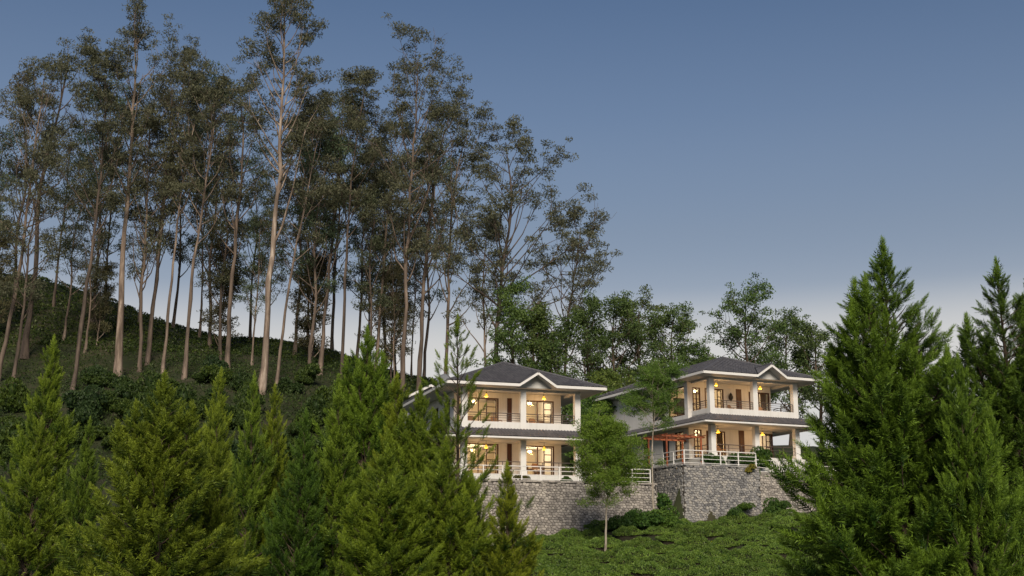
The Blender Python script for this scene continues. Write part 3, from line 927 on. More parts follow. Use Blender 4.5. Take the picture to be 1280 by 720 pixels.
# (trunk pixels bottom->top, depth, radius, crown start, limbs, spread, bare, label, opts)
EUC = [
    ([(-4, 478), (18, 370), (36, 250), (48, 150), (55, 98)], 128, 0.36, 0.45, 20, 4.0, 0.15, 'pinkish leaning eucalyptus trunk at the far left edge of the photo', {}),
    ([(30, 455), (44, 330), (52, 230), (78, 120), (86, 68)], 134, 0.50, 0.48, 20, 3.6, 0.55, 'thick dark eucalyptus second from the left, with a bare forked top', {}),
    ([(90, 492), (104, 390), (118, 290), (128, 190), (132, 95)], 122, 0.33, 0.52, 26, 4.4, 0.0, 'eucalyptus with a round dense crown third from the left', dict(leaves=110)),
    ([(147, 468), (153, 350), (162, 220), (168, 110), (172, 32)], 126, 0.52, 0.50, 24, 3.4, 0.3, 'stout straight eucalyptus with bare twigs at its high pointed top', dict(el=(45, 65))),
    ([(184, 455), (196, 340), (208, 230), (222, 150), (232, 75)], 132, 0.34, 0.50, 26, 4.4, 0.05, 'slender eucalyptus with a wide parasol crown right of the stout one', {}),
    ([(204, 452), (216, 330), (228, 240), (238, 180), (246, 140)], 128, 0.26, 0.55, 20, 3.6, 0.1, 'thin eucalyptus close beside the parasol-crowned one', {}),
    ([(231, 458), (240, 350), (256, 240), (266, 170), (268, 118)], 125, 0.32, 0.48, 22, 3.6, 0.3, 'reddish eucalyptus with a thin twiggy top left of the tallest one', {}),
    ([(284, 455), (290, 350), (300, 240), (304, 170), (300, 120)], 128, 0.40, 0.42, 22, 3.8, 0.25, 'eucalyptus with a broken low side branch left of the tallest one', {}),
    ([(326, 478), (338, 340), (350, 200), (354, 100), (356, 4)], 118, 0.50, 0.52, 34, 3.9, 0.0, 'tallest eucalyptus, with a pale peeling trunk and an airy crown', dict(leaves=75, clump=0.85, sub=3, barkv=0.80, extra=[(0.36, (0.42, 0.1, 0.9), 13.0), (0.60, (0.6, -0.1, 0.75), 8.5), (0.55, (-0.55, 0, 0.8), 7.0)])),
    ([(345, 470), (358, 380), (372, 300), (392, 200), (404, 150)], 121, 0.24, 0.50, 18, 3.4, 0.1, 'thin eucalyptus leaning right behind the tallest one', {}),
    ([(400, 455), (410, 350), (420, 260), (425, 190), (428, 148)], 130, 0.33, 0.42, 24, 4.2, 0.05, 'bushy eucalyptus right of the tallest one', {}),
    ([(428, 450), (432, 340), (440, 230), (450, 150), (456, 108)], 127, 0.27, 0.50, 22, 3.3, 0.2, 'eucalyptus with a flat cap of leaves on a thin stem', {}),
    ([(470, 450), (480, 330), (486, 260), (488, 205), (488, 165)], 133, 0.30, 0.42, 22, 3.6, 0.1, 'shorter eucalyptus between the flat-capped and the tall twin-topped ones', {}),
    ([(502, 458), (508, 340), (514, 230), (520, 140), (522, 76)], 124, 0.38, 0.38, 34, 4.6, 0.05, 'tall eucalyptus with a twin-pointed top in the middle of the grove', dict(extra=[(0.7, (0.6, 0, 0.8), 6.5)])),
    ([(524, 462), (530, 350), (540, 250), (552, 180), (560, 150)], 128, 0.38, 0.40, 26, 4.8, 0.05, 'broad eucalyptus just right of the twin-topped one', {}),
    ([(556, 470), (561, 370), (564, 270), (572, 210), (584, 168)], 126, 0.30, 0.36, 22, 4.2, 0.15, 'eucalyptus with a crooked low limb beside open sky', dict(extra=[(0.28, (0.85, 0, 0.3), 5.0)])),
    ([(616, 470), (622, 400), (630, 320), (640, 250), (632, 178)], 122, 0.42, 0.34, 30, 4.4, 0.1, 'eucalyptus standing clear on the right, limbs sweeping far right', dict(up=0.06, extra=[(0.34, (0.85, 0, 0.52), 11.5), (0.42, (0.78, 0.1, 0.62), 11.0), (0.52, (0.70, -0.1, 0.70), 9.5), (0.28, (0.88, 0.1, 0.42), 11.5), (0.62, (0.6, 0.1, 0.8), 7.0), (0.48, (-0.6, 0.1, 0.75), 6.0)])),
    ([(608, 475), (606, 420), (604, 360), (606, 320), (608, 290)], 124, 0.24, 0.30, 18, 3.0, 0.05, 'short leafy eucalyptus at the foot of the right-sweeping one', {}),
    ([(704, 470), (708, 420), (714, 370), (722, 320), (726, 285)], 128, 0.28, 0.25, 26, 3.8, 0.1, 'last eucalyptus of the grove, behind the left villa roof', {}),
]
for i, (px, Y, r0, ct, nl, spread, bare, label, opt) in enumerate(EUC):
    base = P(px[0][0], px[0][1], Y)
    g_ = gz(base.x, base.y)
    pts = [P(x, y, Y + 0.6 * k) for k, (x, y) in enumerate(px)]
    base.z = g_ - 0.2
    pts = [p - base for p in pts]
    pts[0] = Vector((0, 0, 0)); 
    if pts[1].z < 2: pts[1].z = 2
    kw = dict(leaves=80, clump=0.92, sub=3, inner=0.62, tip=0.15, llen=0.38, lwid=0.10); kw.update(opt)
    wood, lv = limbed_tree(pts, r0 * 0.74, max(0.28, ct - 0.05), int(nl * 1.0), spread * 1.55, seed=100 + i, bare=bare, **kw)
    plant('eucalyptus_tree', 'tree', label, base, wood, lv, M['bark'], M['euc_leaf'], GE)

# background of the grove: three thinner trees, copied with a turn each
protos = []
for k in range(3):
    wood, lv = limbed_tree([(0, 0, 0), (0.4, 0, 8), (0.2, 0.3, 15), (0.9, 0, 21), (1.0, 0, 25)], 0.19, 0.26, 28, 4.4, seed=300 + k, bare=0.08, leaves=62, clump=1.0, sub=2, inner=0.5, llen=0.38, lwid=0.10)
    protos.append((wood, lv))
BGT = [(20, 127), (106, 136), (176, 129), (276, 135), (316, 130), (386, 127), (462, 130), (494, 133), (12, 148), (62, 150), (78, 140), (112, 146), (128, 154), (172, 150), (186, 143), (214, 155), (248, 150), (262, 142), (312, 150), (332, 146), (368, 140), (384, 152), (392, 138), (415, 150), (446, 144), (458, 154), (482, 142), (495, 152), (515, 148), (530, 156), (-30, 140), (-20, 155)]
src = {}
for i, (px, Y) in enumerate(BGT):
    p = P(px, 440, Y); p.z = gz(p.x, p.y) - 0.2
    k = i % 3
    top = (225 if i < 8 else 195) + 60 * math.sin(i * 2.1) + (60 if px > 480 else 0) - 30 * (px < 300)
    hgt = P(px, top, Y).z - p.z
    s = hgt / 25
    lab = 'slim eucalyptus deep in the grove, behind the front row of trunks'
    rot = Vector((-0.055, 0, 0)) if False else None
    if k not in src:
        src[k] = plant('eucalyptus_tree', 'tree', lab, p, *protos[k], M['bark'], M['euc_leaf'], 'slim background eucalyptus trees')
        src[k].rotation_euler.z = i * 1.3; src[k].scale = (min(s, 1.15), min(s, 1.15), s)
    else:
        copy_tree(src[k], p, i * 1.3, (min(s, 1.2), min(s, 1.2), s), tint=(0.9 + 0.2 * math.sin(i), 0.95, 0.9))

yw = [limbed_tree([(0, 0, 0), (0.2, 0, 4), (-0.2, 0.2, 8), (0.3, 0, 12)], 0.11, 0.06, 30, 3.4, seed=340 + k, leaves=75, clump=0.9, sub=2, inner=0.45, llen=0.36, lwid=0.10, tip=0.5) for k in range(2)]
ysrc = {}
for i, (px, Y, h) in enumerate([(-15, 138, 12), (120, 139, 9), (274, 139, 12), (388, 134, 12), (490, 136, 12)]):
    p = P(px, 440, Y); p.z = gz(p.x, p.y) - 0.2
    k = i % 2; sc = h / 12.0; lab = 'young low-branched eucalyptus filling the space under the tall crowns'; t_ = 0.85 + 0.25 * math.sin(i * 1.9)
    if k not in ysrc:
        ysrc[k] = plant('eucalyptus_tree', 'tree', lab, p, *yw[k], M['bark'], M['euc_leaf'], 'young eucalyptus trees inside the grove', (t_ * 1.1, t_, t_ * 0.85))
        ysrc[k].scale = (sc, sc, sc)
    else:
        copy_tree(ysrc[k], p, i * 2.1, (sc * 1.05, sc, sc), tint=(t_ * 1.1, t_, t_ * 0.85))

# ------------------------------------------------------------------ broadleaf trees behind the villas and in front of the walls
BROAD = [  # base px, depth, top y, spread, crown start, label, tint, leaves, opts
    ((690, 478), 118, 395, 2.6, 0.15, 'dark leafy tree directly behind the left villa roof peak', (0.75, 0.85, 0.8)),
    ((735, 485), 120, 380, 3.0, 0.15, 'dark spreading tree behind the right end of the left villa roof', (0.7, 0.8, 0.75)),
    ((768, 490), 122, 368, 3.6, 0.25, 'round-crowned dark tree between the two villas, nearest the grove', (0.8, 0.9, 0.85)),
    ((800, 490), 128, 362, 3.2, 0.3, 'olive tree just right of the round-crowned dark one between the villas', (0.95, 0.9, 0.9)),
    ((842, 485), 124, 375, 3.3, 0.3, 'open-crowned tree at the left of the right villa roof', (0.85, 0.95, 0.95)),
    ((866, 480), 126, 425, 2.4, 0.1, 'low bushy tree touching the left of the right villa roof', (0.8, 0.95, 0.85)),
    ((935, 470), 122, 355, 4.0, 0.3, 'tallest tree rising behind the right villa roof', (0.85, 1.0, 0.95)),
    ((985, 470), 130, 392, 3.4, 0.25, 'mid-height tree behind the right villa gable', (0.85, 0.95, 1.0)),
    ((1022, 475), 128, 398, 3.0, 0.2, 'tree behind the right end of the right villa, beside the big cypress', (0.9, 0.95, 1.05)),
    ((640, 480), 116, 340, 2.6, 0.2, 'young green tree in front of the right-sweeping eucalyptus trunk', (0.9, 1.05, 0.9)),
    ((668, 485), 117, 372, 2.0, 0.2, 'slight young tree right of the right-sweeping eucalyptus trunk', (0.95, 1.0, 0.9)),
    ((752, 555), 112, 500, 2.6, 0.1, 'dense green tree seen in the gap between the villas', (0.9, 1.15, 0.8)),
    ((775, 540), 116, 470, 2.6, 0.1, 'yellowish bushy tree behind the slim pole-trunked tree', (1.15, 1.15, 0.8)),
]
for i, (bp, Y, top, spread, ct, label, tint) in enumerate(BROAD):
    base = P(bp[0], bp[1], Y); base.z = gz(base.x, base.y) - 0.2
    tp = P(bp[0] + 3, top + 14, Y) - base
    H = tp.z
    wood, lv = limbed_tree([(0, 0, 0), (0.15, 0, H * 0.4), (-0.1, 0.1, H * 0.7), (tp.x * 0.2, 0, H * 0.93)], 0.06 + H * 0.014, ct, 24, spread * 1.15, clump=0.75, leaves=70, llen=0.24, lwid=0.13,
                           seed=500 + i, droop=0.25, flat=0.62, sub=4, el=(15, 50), up=0.1, inner=0.35)
    plant('broadleaf_tree', 'tree', label, base, wood, lv, M['dark_bark'], M['broad_leaf'], 'leafy trees behind the villas', (tint[0] * 1.3, tint[1] * 1.16, tint[2] * 1.3))

# the leafy tree in front of the gap (pale straight trunk)
base = P(757, 694, 79); base.z = gz(base.x, base.y) - 0.1
pts = [P(757, 694, 79), P(758, 645, 79), P(760, 600, 79), P(758, 565, 79), P(756, 546, 79)]
pts = [p - base for p in pts]; pts[0].z = 0
wood, lv = limbed_tree(pts, 0.085, 0.40, 42, 2.6, clump=0.52, leaves=230, llen=0.13, lwid=0.042, seed=41, droop=0.4, flat=0.6, sub=5, el=(14, 55), up=0.12, inner=0.2, tip=0.55)
plant('leafy_tree', 'tree', 'feathery green tree on a pale pole trunk standing in the tea field', base, wood, lv, M['pale_bark'], M['broad_leaf'], None, (1.7, 1.75, 0.85))
# slim tree before the right villa's side
base = P(817, 628, 88); base.z = gz(base.x, base.y) - 0.1
pts = [P(817, 640, 88), P(815, 570, 88), P(818, 520, 88), P(822, 490, 88), P(822, 470, 88)]
pts = [p - base for p in pts]; pts[0] = Vector((0, 0, 0))
wood, lv = limbed_tree(pts, 0.085, 0.64, 24, 2.1, clump=0.50, leaves=180, llen=0.13, lwid=0.045, seed=42, droop=0.4, flat=0.6, sub=5, el=(5, 50), up=0.1, inner=0.2)
plant('slim_tree', 'tree', 'slim tree with a bare pole trunk rising before the right villa side wall', base, wood, lv, M['pale_bark'], M['broad_leaf'], None, (1.35, 1.5, 1.0))


# ------------------------------------------------------------------ cypresses
def plume(seed, nf=24, w=0.034):
    """unit-long feathery spray along +z : (tris (n,3,3), tipness)"""
    rr = np.random.default_rng(seed); tri = []; var = []
    for f in range(nf + 1):
        t = f / nf
        az = f * 2.4 + rr.normal() * 0.3
        tilt = R(rr.uniform(24, 46)) * (1 - t * 0.75)
        ln = (0.34 * (1 - t) ** 0.8 + 0.15) * rr.uniform(0.8, 1.2)
        o = np.array([0, 0, t * 0.78]) + rr.normal(size=3) * 0.015
        d = np.array([math.cos(az) * math.sin(tilt), math.sin(az) * math.sin(tilt), math.cos(tilt)])
        s = np.cross(d, [0, 0, 1]); s = s / (np.linalg.norm(s) + 1e-6)
        if np.linalg.norm(s) < .5: s = np.array([1, 0, 0.])
        nn = np.cross(s, d)
        ng = 6
        for k in range(ng + 1):
            u = k / ng
            p = o + d * ln * u * 0.82 + nn * 0.06 * ln * u * u
            for sg in ((-1, 1) if k < ng else (0,)):
                ld = d * 0.8 + s * sg * 0.75 + nn * rr.normal() * 0.3
                ld /= np.linalg.norm(ld)
                ll = ln * (0.40 * (1 - u * 0.5)) * rr.uniform(0.8, 1.25)
                wv = np.cross(ld, nn + rr.normal(size=3) * 0.5); wv /= np.linalg.norm(wv)
                tri.append([p - wv * w * 0.5 * ln * 2, p + wv * w * 0.5 * ln * 2, p + ld * ll]); var.append(0.30 * u + 0.25 * t)
    return np.array(tri), np.array(var)


PLUMES = [plume(900 + k) for k in range(5)]


def cypress(H, Rm, n_br, seed, upb=(0.15, 0.65), size=0.9, base_h=0.04, power=0.8, leaders=3, sparse=1.0, elev=(18, 46), gapn=0.35, pl_per_m=2.2, trunk_r=None, tdrop=0.55):
    rr = np.random.default_rng(seed)
    wood = MB(); trunk_r = trunk_r or H * 0.016
    lean = rr.normal(size=2) * 0.012 * H
    stems = [(np.array([0, 0, 0.]), np.array([lean[0], lean[1], H]), trunk_r, 0.0, 1.0)]
    for k in range(leaders):
        az = rr.random() * 6.28; h0 = rr.uniform(0.35, 0.62) * H
        rad = Rm * rr.uniform(0.2, 0.52)
        tp = (1.0 - tdrop * rad / Rm + rr.uniform(-0.07, 0.02)) * H
        stems.append((np.array([lean[0] * h0 / H, lean[1] * h0 / H, h0]), np.array([math.cos(az) * rad, math.sin(az) * rad, tp]), trunk_r * 0.4, h0 / H, 0.5))
    pos, ax, sc = [], [], []
    for (a, b, r, _, w_) in stems:
        wood.tube([a, (a * 0.6 + b * 0.4) + rr.normal(size=3) * 0.03, b], [r, r * 0.6, 0.012], 7)
        L0 = np.linalg.norm(b - a)
        nb = int(n_br * w_ * L0 / H)
        for i in range(nb):
            t = base_h + (1 - base_h) * ((i + rr.random()) / nb) ** 1.15
            if w_ < 1: t = (i + rr.random()) / nb
            p = a + (b - a) * t
            h = p[2] / H
            az = i * 2.39996 + rr.normal() * 0.25
            prof = Rm * max(0.03, (1 - h)) ** power * min(1, 0.72 + h * 3.0)
            prof *= 1 + gapn * math.sin(az * 2 + h * 13 + seed) * rr.uniform(0.3, 1)
            L = max(0.25, prof * rr.uniform(0.72, 1.08))
            L = min(L * (1 if w_ == 1 else 0.6), (0.42 if w_ == 1 else 0.32) * (b[2] - p[2]) + 0.10)
            e = R(rr.uniform(*elev) + 22 * h)
            d = np.array([math.cos(az) * math.cos(e), math.sin(az) * math.cos(e), math.sin(e)])
            pts, _ = limb_path(p, d, L, 5, 0.05, 0.06, rr)
            wood.tube(pts, list(np.linspace(max(0.012, r * 0.3 * (1 - t * 0.7)), 0.008, 6)), 4, cap=False)
            npl = max(2, int(L * pl_per_m * sparse * rr.uniform(0.8, 1.2)))
            for j in range(npl):
                s = 1 - (j / npl) * 0.82 if sparse >= 1 else 1 - (j / npl) * 0.7
                f = s * 5; k = min(int(f), 4); q_ = pts[k] + (pts[k + 1] - pts[k]) * (f - k)
                dd = (pts[k + 1] - pts[k]) / np.linalg.norm(pts[k + 1] - pts[k])
                if j: dd = dd + rr.normal(size=3) * np.array([0.55, 0.55, 0.3])
                dd[2] += rr.uniform(*upb); dd /= np.linalg.norm(dd)
                pos.append(q_ + rr.normal(size=3) * 0.05); ax.append(dd); sc.append(size * (1 - 0.42 * h) * rr.uniform(0.65, 1.25) * (0.55 + 0.45 * min(1, L / (Rm * 0.5))))
        pos.append(b - np.array([0, 0, 0.3])); ax.append(np.array([0, 0, 1.])); sc.append(size)
        pos.append(b - np.array([0, 0, 0.05])); ax.append(np.array([0.05, 0, 1.])); sc.append(size * 0.8)
    pos, ax, sc = np.array(pos), np.array(ax), np.array(sc)
    ax /= np.linalg.norm(ax, axis=1, keepdims=True)
    rnd = rand_dirs(len(pos)); u = np.cross(ax, rnd); u /= np.linalg.norm(u, axis=1, keepdims=True); v = np.cross(ax, u)
    which = rr.integers(0, len(PLUMES), len(pos))
    VV, VA = [], []
    pv = rr.random(len(pos))
    for k in range(len(PLUMES)):
        m = which == k
        tri, tv = PLUMES[k]
        Mx = np.stack([u[m], v[m], ax[m]], 1) * sc[m][:, None, None]
        Vt = np.einsum('tvc,ncd->ntvd', tri, Mx) + pos[m][:, None, None, :]
        VV.append(Vt.reshape(-1, 3))
        VA.append((1.45 * tv[None, :] - 0.05 + 0.42 * pv[m][:, None] + 0.12 * rr.normal(size=(m.sum(), len(tv)))).ravel())  # tips lighter, bases darker: new growth plus highlights and shade put into colour
    V = np.concatenate(VV); F = np.arange(len(V)).reshape(-1, 3)
    return wood, (V, F, np.clip(np.concatenate(VA), 0, 1))


CY = {}
CY['big'] = (13.6, 4.3, cypress(13.6, 4.3, 285, 11, size=1.4, leaders=9, power=0.74, tdrop=0.5, pl_per_m=2.5, elev=(4, 30), upb=(0.08, 0.55), gapn=0.28))
CY['right'] = (13.0, 3.5, cypress(13.0, 3.5, 215, 12, size=1.35, leaders=5, power=0.8, tdrop=0.5, pl_per_m=2.4, elev=(2, 30), upb=(0.05, 0.5)))
CY['cone'] = (8.0, 2.0, cypress(8.0, 2.0, 150, 13, size=1.1, leaders=2, power=0.92, pl_per_m=2.5, tdrop=0.8))
CY['multi'] = (9.0, 2.7, cypress(9.0, 2.7, 170, 14, size=1.25, leaders=9, power=0.68, pl_per_m=2.2, tdrop=0.40, elev=(10, 38), upb=(0.1, 0.55)))
CY['sparse'] = (11.0, 2.1, cypress(11.0, 2.1, 90, 15, size=0.85, leaders=0, power=0.45, sparse=0.85, elev=(5, 30), gapn=0.5, base_h=0.2, trunk_r=0.12))

GC = 'cypress trees in front of the hillside'
CYP = [  # kind, tip px, depth, half width px (at base), tint, label
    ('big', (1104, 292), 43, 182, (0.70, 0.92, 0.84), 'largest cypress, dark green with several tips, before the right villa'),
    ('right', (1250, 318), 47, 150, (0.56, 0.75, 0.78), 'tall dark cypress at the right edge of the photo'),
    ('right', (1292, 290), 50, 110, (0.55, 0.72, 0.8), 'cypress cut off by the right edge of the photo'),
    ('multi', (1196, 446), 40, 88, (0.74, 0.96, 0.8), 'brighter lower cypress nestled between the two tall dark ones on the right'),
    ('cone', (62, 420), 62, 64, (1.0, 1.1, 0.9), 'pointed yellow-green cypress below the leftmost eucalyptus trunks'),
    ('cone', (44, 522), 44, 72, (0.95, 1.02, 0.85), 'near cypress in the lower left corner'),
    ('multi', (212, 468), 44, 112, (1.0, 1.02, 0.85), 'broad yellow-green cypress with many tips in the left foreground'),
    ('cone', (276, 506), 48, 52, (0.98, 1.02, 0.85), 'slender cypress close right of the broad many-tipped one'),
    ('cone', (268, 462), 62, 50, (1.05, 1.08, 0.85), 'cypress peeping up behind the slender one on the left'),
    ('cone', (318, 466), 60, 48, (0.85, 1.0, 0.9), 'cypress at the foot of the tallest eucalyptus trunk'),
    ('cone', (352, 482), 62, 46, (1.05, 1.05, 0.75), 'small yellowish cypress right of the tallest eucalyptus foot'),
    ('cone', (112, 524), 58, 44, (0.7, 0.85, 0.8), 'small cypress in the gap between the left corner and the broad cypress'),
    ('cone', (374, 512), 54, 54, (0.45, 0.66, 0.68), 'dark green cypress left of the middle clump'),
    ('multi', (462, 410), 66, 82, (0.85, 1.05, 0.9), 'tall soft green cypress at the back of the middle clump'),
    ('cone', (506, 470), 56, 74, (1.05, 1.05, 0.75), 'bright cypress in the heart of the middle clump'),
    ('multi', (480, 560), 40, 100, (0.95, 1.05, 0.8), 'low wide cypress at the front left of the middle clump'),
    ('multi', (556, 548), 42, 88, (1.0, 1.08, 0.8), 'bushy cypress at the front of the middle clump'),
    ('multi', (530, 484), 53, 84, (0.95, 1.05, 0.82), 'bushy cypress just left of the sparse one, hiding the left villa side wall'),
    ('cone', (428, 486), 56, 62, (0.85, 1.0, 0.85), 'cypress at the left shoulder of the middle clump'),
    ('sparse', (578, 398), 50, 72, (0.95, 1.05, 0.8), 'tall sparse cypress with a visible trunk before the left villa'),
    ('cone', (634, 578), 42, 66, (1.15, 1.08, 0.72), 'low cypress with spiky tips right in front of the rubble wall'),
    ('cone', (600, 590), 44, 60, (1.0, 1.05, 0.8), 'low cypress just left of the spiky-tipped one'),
]
csrc = {}
for i, (kind, tip, Y, hw, tint, label) in enumerate(CYP):
    H0, R0, data = CY[kind]
    t = P(tip[0], tip[1], Y)
    b_z = gz(t.x, t.y) - 0.15
    H = t.z - b_z
    sx = hw / FPX * Y / R0; sz = H / H0 * {'big': 0.93, 'right': 0.93, 'cone': 0.93, 'multi': 0.93, 'sparse': 0.97}[kind]
    if kind not in csrc:
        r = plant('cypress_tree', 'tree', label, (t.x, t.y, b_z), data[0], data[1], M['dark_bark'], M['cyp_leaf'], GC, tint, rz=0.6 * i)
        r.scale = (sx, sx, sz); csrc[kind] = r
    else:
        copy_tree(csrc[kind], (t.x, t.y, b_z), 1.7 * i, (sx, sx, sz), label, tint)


# ------------------------------------------------------------------ shrubs and tea bushes
def bush(seed, n, rx, ry, rz, ll, lw, lumps=7, hull=0.8, flat_top=1.0, hv=0.15):
    rr = np.random.default_rng(seed)
    c = rr.normal(size=(lumps, 3)) * np.array([rx, ry, rz]) * 0.42; c[:, 2] = np.abs(c[:, 2]) * 0.6 + rz * 0.35; c[0] = (0, 0, rz * 0.4)
    s = rr.uniform(0.42, 0.68, lumps)
    k = rr.integers(0, lumps, n)
    d = rand_dirs(n); d[:, 2] = np.abs(d[:, 2]) * 1.0 - 0.15
    pos = c[k] + d * (s[k] * (0.82 + 0.25 * rr.random(n)))[:, None] * np.array([rx, ry, rz])
    pos[:, 2] = np.where(pos[:, 2] > rz * flat_top, rz * flat_top - (pos[:, 2] - rz * flat_top) * 0.2, pos[:, 2])
    pos = pos[pos[:, 2] > -0.1]; n = len(pos)
    dr = d[:n] * 0.6 + rand_dirs(n) * 0.8; dr[:, 2] += 0.35; dr /= np.linalg.norm(dr, axis=1, keepdims=True)
    V, F, var = leaf_quads(pos, dr, ll * rr.uniform(0.6, 1.3, n), lw * rr.uniform(0.7, 1.3, n), rr.random(n))
    # inner hull in a darker leaf tone so the bush is not see-through
    hv_, hf_ = [], []
    for q in range(lumps):
        for la in range(5):
            for lo in range(8):
                th, ph = math.pi * la / 4, 2 * math.pi * lo / 8
                hv_.append(c[q] + np.array([math.sin(th) * math.cos(ph) * rx, math.sin(th) * math.sin(ph) * ry, math.cos(th) * rz]) * s[q] * hull * (1 + 0.12 * rr.normal()))
        for la in range(4):
            for lo in range(8):
                b_ = q * 40; hf_.append((b_ + la * 8 + lo, b_ + la * 8 + (lo + 1) % 8, b_ + (la + 1) * 8 + (lo + 1) % 8, b_ + (la + 1) * 8 + lo))
    hv_ = np.array(hv_); hf_ = np.array(hf_) + len(V)
    return np.vstack([V, hv_]), np.vstack([F, hf_]), np.concatenate([var, np.full(len(hf_), hv)])


def tea(seed, n=4200):
    rr = np.random.default_rng(seed)
    ph = rr.random(4) * 6.28
    def top(x, y):      # plucked table: gently uneven, rolled over at the edge
        r = np.sqrt((x / 1.1) ** 2 + (y / 0.72) ** 2) ** 1.6
        return 0.74 * np.clip(1 - 0.85 * np.clip(r, 0, 1.1) ** 1.7, 0, 1) ** 0.6 + 0.05 * np.sin(4 * x + ph[0]) * np.sin(5 * y + ph[1]) + 0.04 * np.sin(9 * x + ph[2])
    a = rr.random(n) * 6.283; r = np.sqrt(rr.random(n)) * 1.04
    r = np.where(rr.random(n) < 0.35, 0.92 + 0.1 * rr.random(n), r)
    edge = 1 + 0.10 * np.sin(3 * a + ph[0]) + 0.06 * np.sin(7 * a + ph[3])
    x, y = 1.1 * r * np.cos(a) * edge, 0.72 * r * np.sin(a) * edge
    z = np.where(r > 0.9, 0.32 + rr.random(n) * 0.16, top(x / edge, y / edge) - 0.10 * rr.random(n) ** 2 + 0.05 * rr.random(n))
    dr = rand_dirs(n) * 0.9; dr[:, 2] = np.abs(dr[:, 2]) + 0.25; dr /= np.linalg.norm(dr, axis=1, keepdims=True)
    lump = 0.5 + 0.5 * np.sin(3.1 * x + ph[1]) * np.sin(4.7 * y + ph[2])
    V, F, var = leaf_quads(np.stack([x, y, z], 1), dr, 0.085 * rr.uniform(0.6, 1.3, n), 0.045 * rr.uniform(0.7, 1.3, n), np.clip(0.25 * lump + 0.75 * rr.random(n), 0, 1))
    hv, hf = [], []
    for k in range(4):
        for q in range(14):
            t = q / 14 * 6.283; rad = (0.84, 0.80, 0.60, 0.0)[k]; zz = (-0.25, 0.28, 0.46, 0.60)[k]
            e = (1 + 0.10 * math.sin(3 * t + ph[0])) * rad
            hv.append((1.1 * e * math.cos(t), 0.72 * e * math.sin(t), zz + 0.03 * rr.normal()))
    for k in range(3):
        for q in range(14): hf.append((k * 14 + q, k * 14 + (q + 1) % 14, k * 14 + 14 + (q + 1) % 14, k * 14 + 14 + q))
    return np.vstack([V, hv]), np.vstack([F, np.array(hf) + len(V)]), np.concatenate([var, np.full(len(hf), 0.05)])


tea_m = []
for k in range(6):
    V, F, va = tea(700 + k); me = np_mesh('tea_bush', V, [F], M['tea_leaf'], va)
    me.materials.append(M['tea_stem_shade']); mi = np.zeros(len(F), dtype=np.int32); mi[-42:] = 1
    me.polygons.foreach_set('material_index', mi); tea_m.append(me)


def inside_terraces(x, y, m=0.3):
    for o, yaw, rc in ((OL, YAW_L, RECT_L), (OR, YAW_R, RECT_R)):
        lx, ly = to_local(x, y, o, yaw)
        if rc[0] - m < lx < rc[1] + m and rc[2] - m < ly < rc[3] + m: return True
    return False


rr = random.Random(5)
tea_n = 0
spots = []
yy = 64.0
row = 0
while yy < 95:
    xx = -0.5 + (row % 2) * 0.9
    while xx < 24:
        spots.append((xx + rr.uniform(-0.3, 0.3), yy + 0.5 * math.sin(xx * 0.35 + row) + rr.uniform(-0.15, 0.15)))
        xx += 2.1
    yy += 2.1; row += 1
for (px, py_, Y) in ((300, 640, 62), (330, 660, 58), (345, 690, 56), (300, 700, 54), (325, 640, 64), (350, 665, 61), (310, 670, 57), (335, 715, 53), (290, 660, 60), (180, 590, 66), (200, 600, 64), (190, 575, 70), (215, 585, 68), (165, 580, 70), (318, 560, 72), (330, 575, 70), (350, 620, 66), (340, 600, 68), (325, 590, 69)):
    p = P(px, py_, Y); spots.append((p.x, p.y))
TL = 'clipped tea bush in the rows of the tea field below the walls'
for (x, y) in spots:
    if inside_terraces(x, y, 1.0): continue
    if y > 90 and x > 14: continue
    o = link('tea_bush', tea_m[rr.randrange(5)])
    o.location = (x, y, gz(x, y) - 0.12); o.rotation_euler = (Matrix.Rotation(rr.uniform(0.14, 0.26), 3, 'X') @ Matrix.Rotation(rr.uniform(-0.3, 0.3) + (math.pi if rr.random() < 0.5 else 0), 3, 'Z')).to_euler()
    s = rr.uniform(0.84, 1.08); o.scale = (s * rr.uniform(0.95, 1.15), s, s * rr.uniform(1.0, 1.35))
    w = rr.uniform(1.0, 1.45); o.color = (w * 1.08, w * 1.05, w * 0.9, 1)
    tag(o, TL, 'tea bush', 'tea bushes of the tea field'); tea_n += 1

# shrubs
shrub_m = [np_mesh('shrub', *(lambda b: (b[0], [b[1]]))(bb), M['broad_leaf'], bb[2]) for bb in
           (bush(720 + k, 3600, 1.0, 1.0, 1.05, 0.17, 0.08, 10, 0.45, flat_top=2.0) for k in range(4))]


def shrub(x, y, s, label, tint, group=None, z=None, hs=1.0, k=None, name='shrub'):
    o = link(name, shrub_m[rr.randrange(4) if k is None else k])
    o.location = (x, y, (gz(x, y) - 0.1) if z is None else z); o.rotation_euler.z = rr.random() * 6.28; o.scale = (s, s, s * hs)
    o.color = (*tint, 1)
    tag(o, label, 'shrub', group)
    return o


# undergrowth under the eucalyptus
for i in range(130):
    px = rr.uniform(-20, 640); Y = rr.uniform(98, 124)
    p = P(px, 450, Y)
    if inside_terraces(p.x, p.y, 1.0): continue
    t = rr.random()
    shrub(p.x, p.y, rr.uniform(0.7, 1.9), 'wild shrub in the undergrowth at the foot of the eucalyptus grove', (0.42 + 0.36 * t, 0.5 + 0.28 * t, 0.64 - 0.16 * t), 'wild shrubs under the eucalyptus grove', hs=rr.uniform(0.8, 1.5))
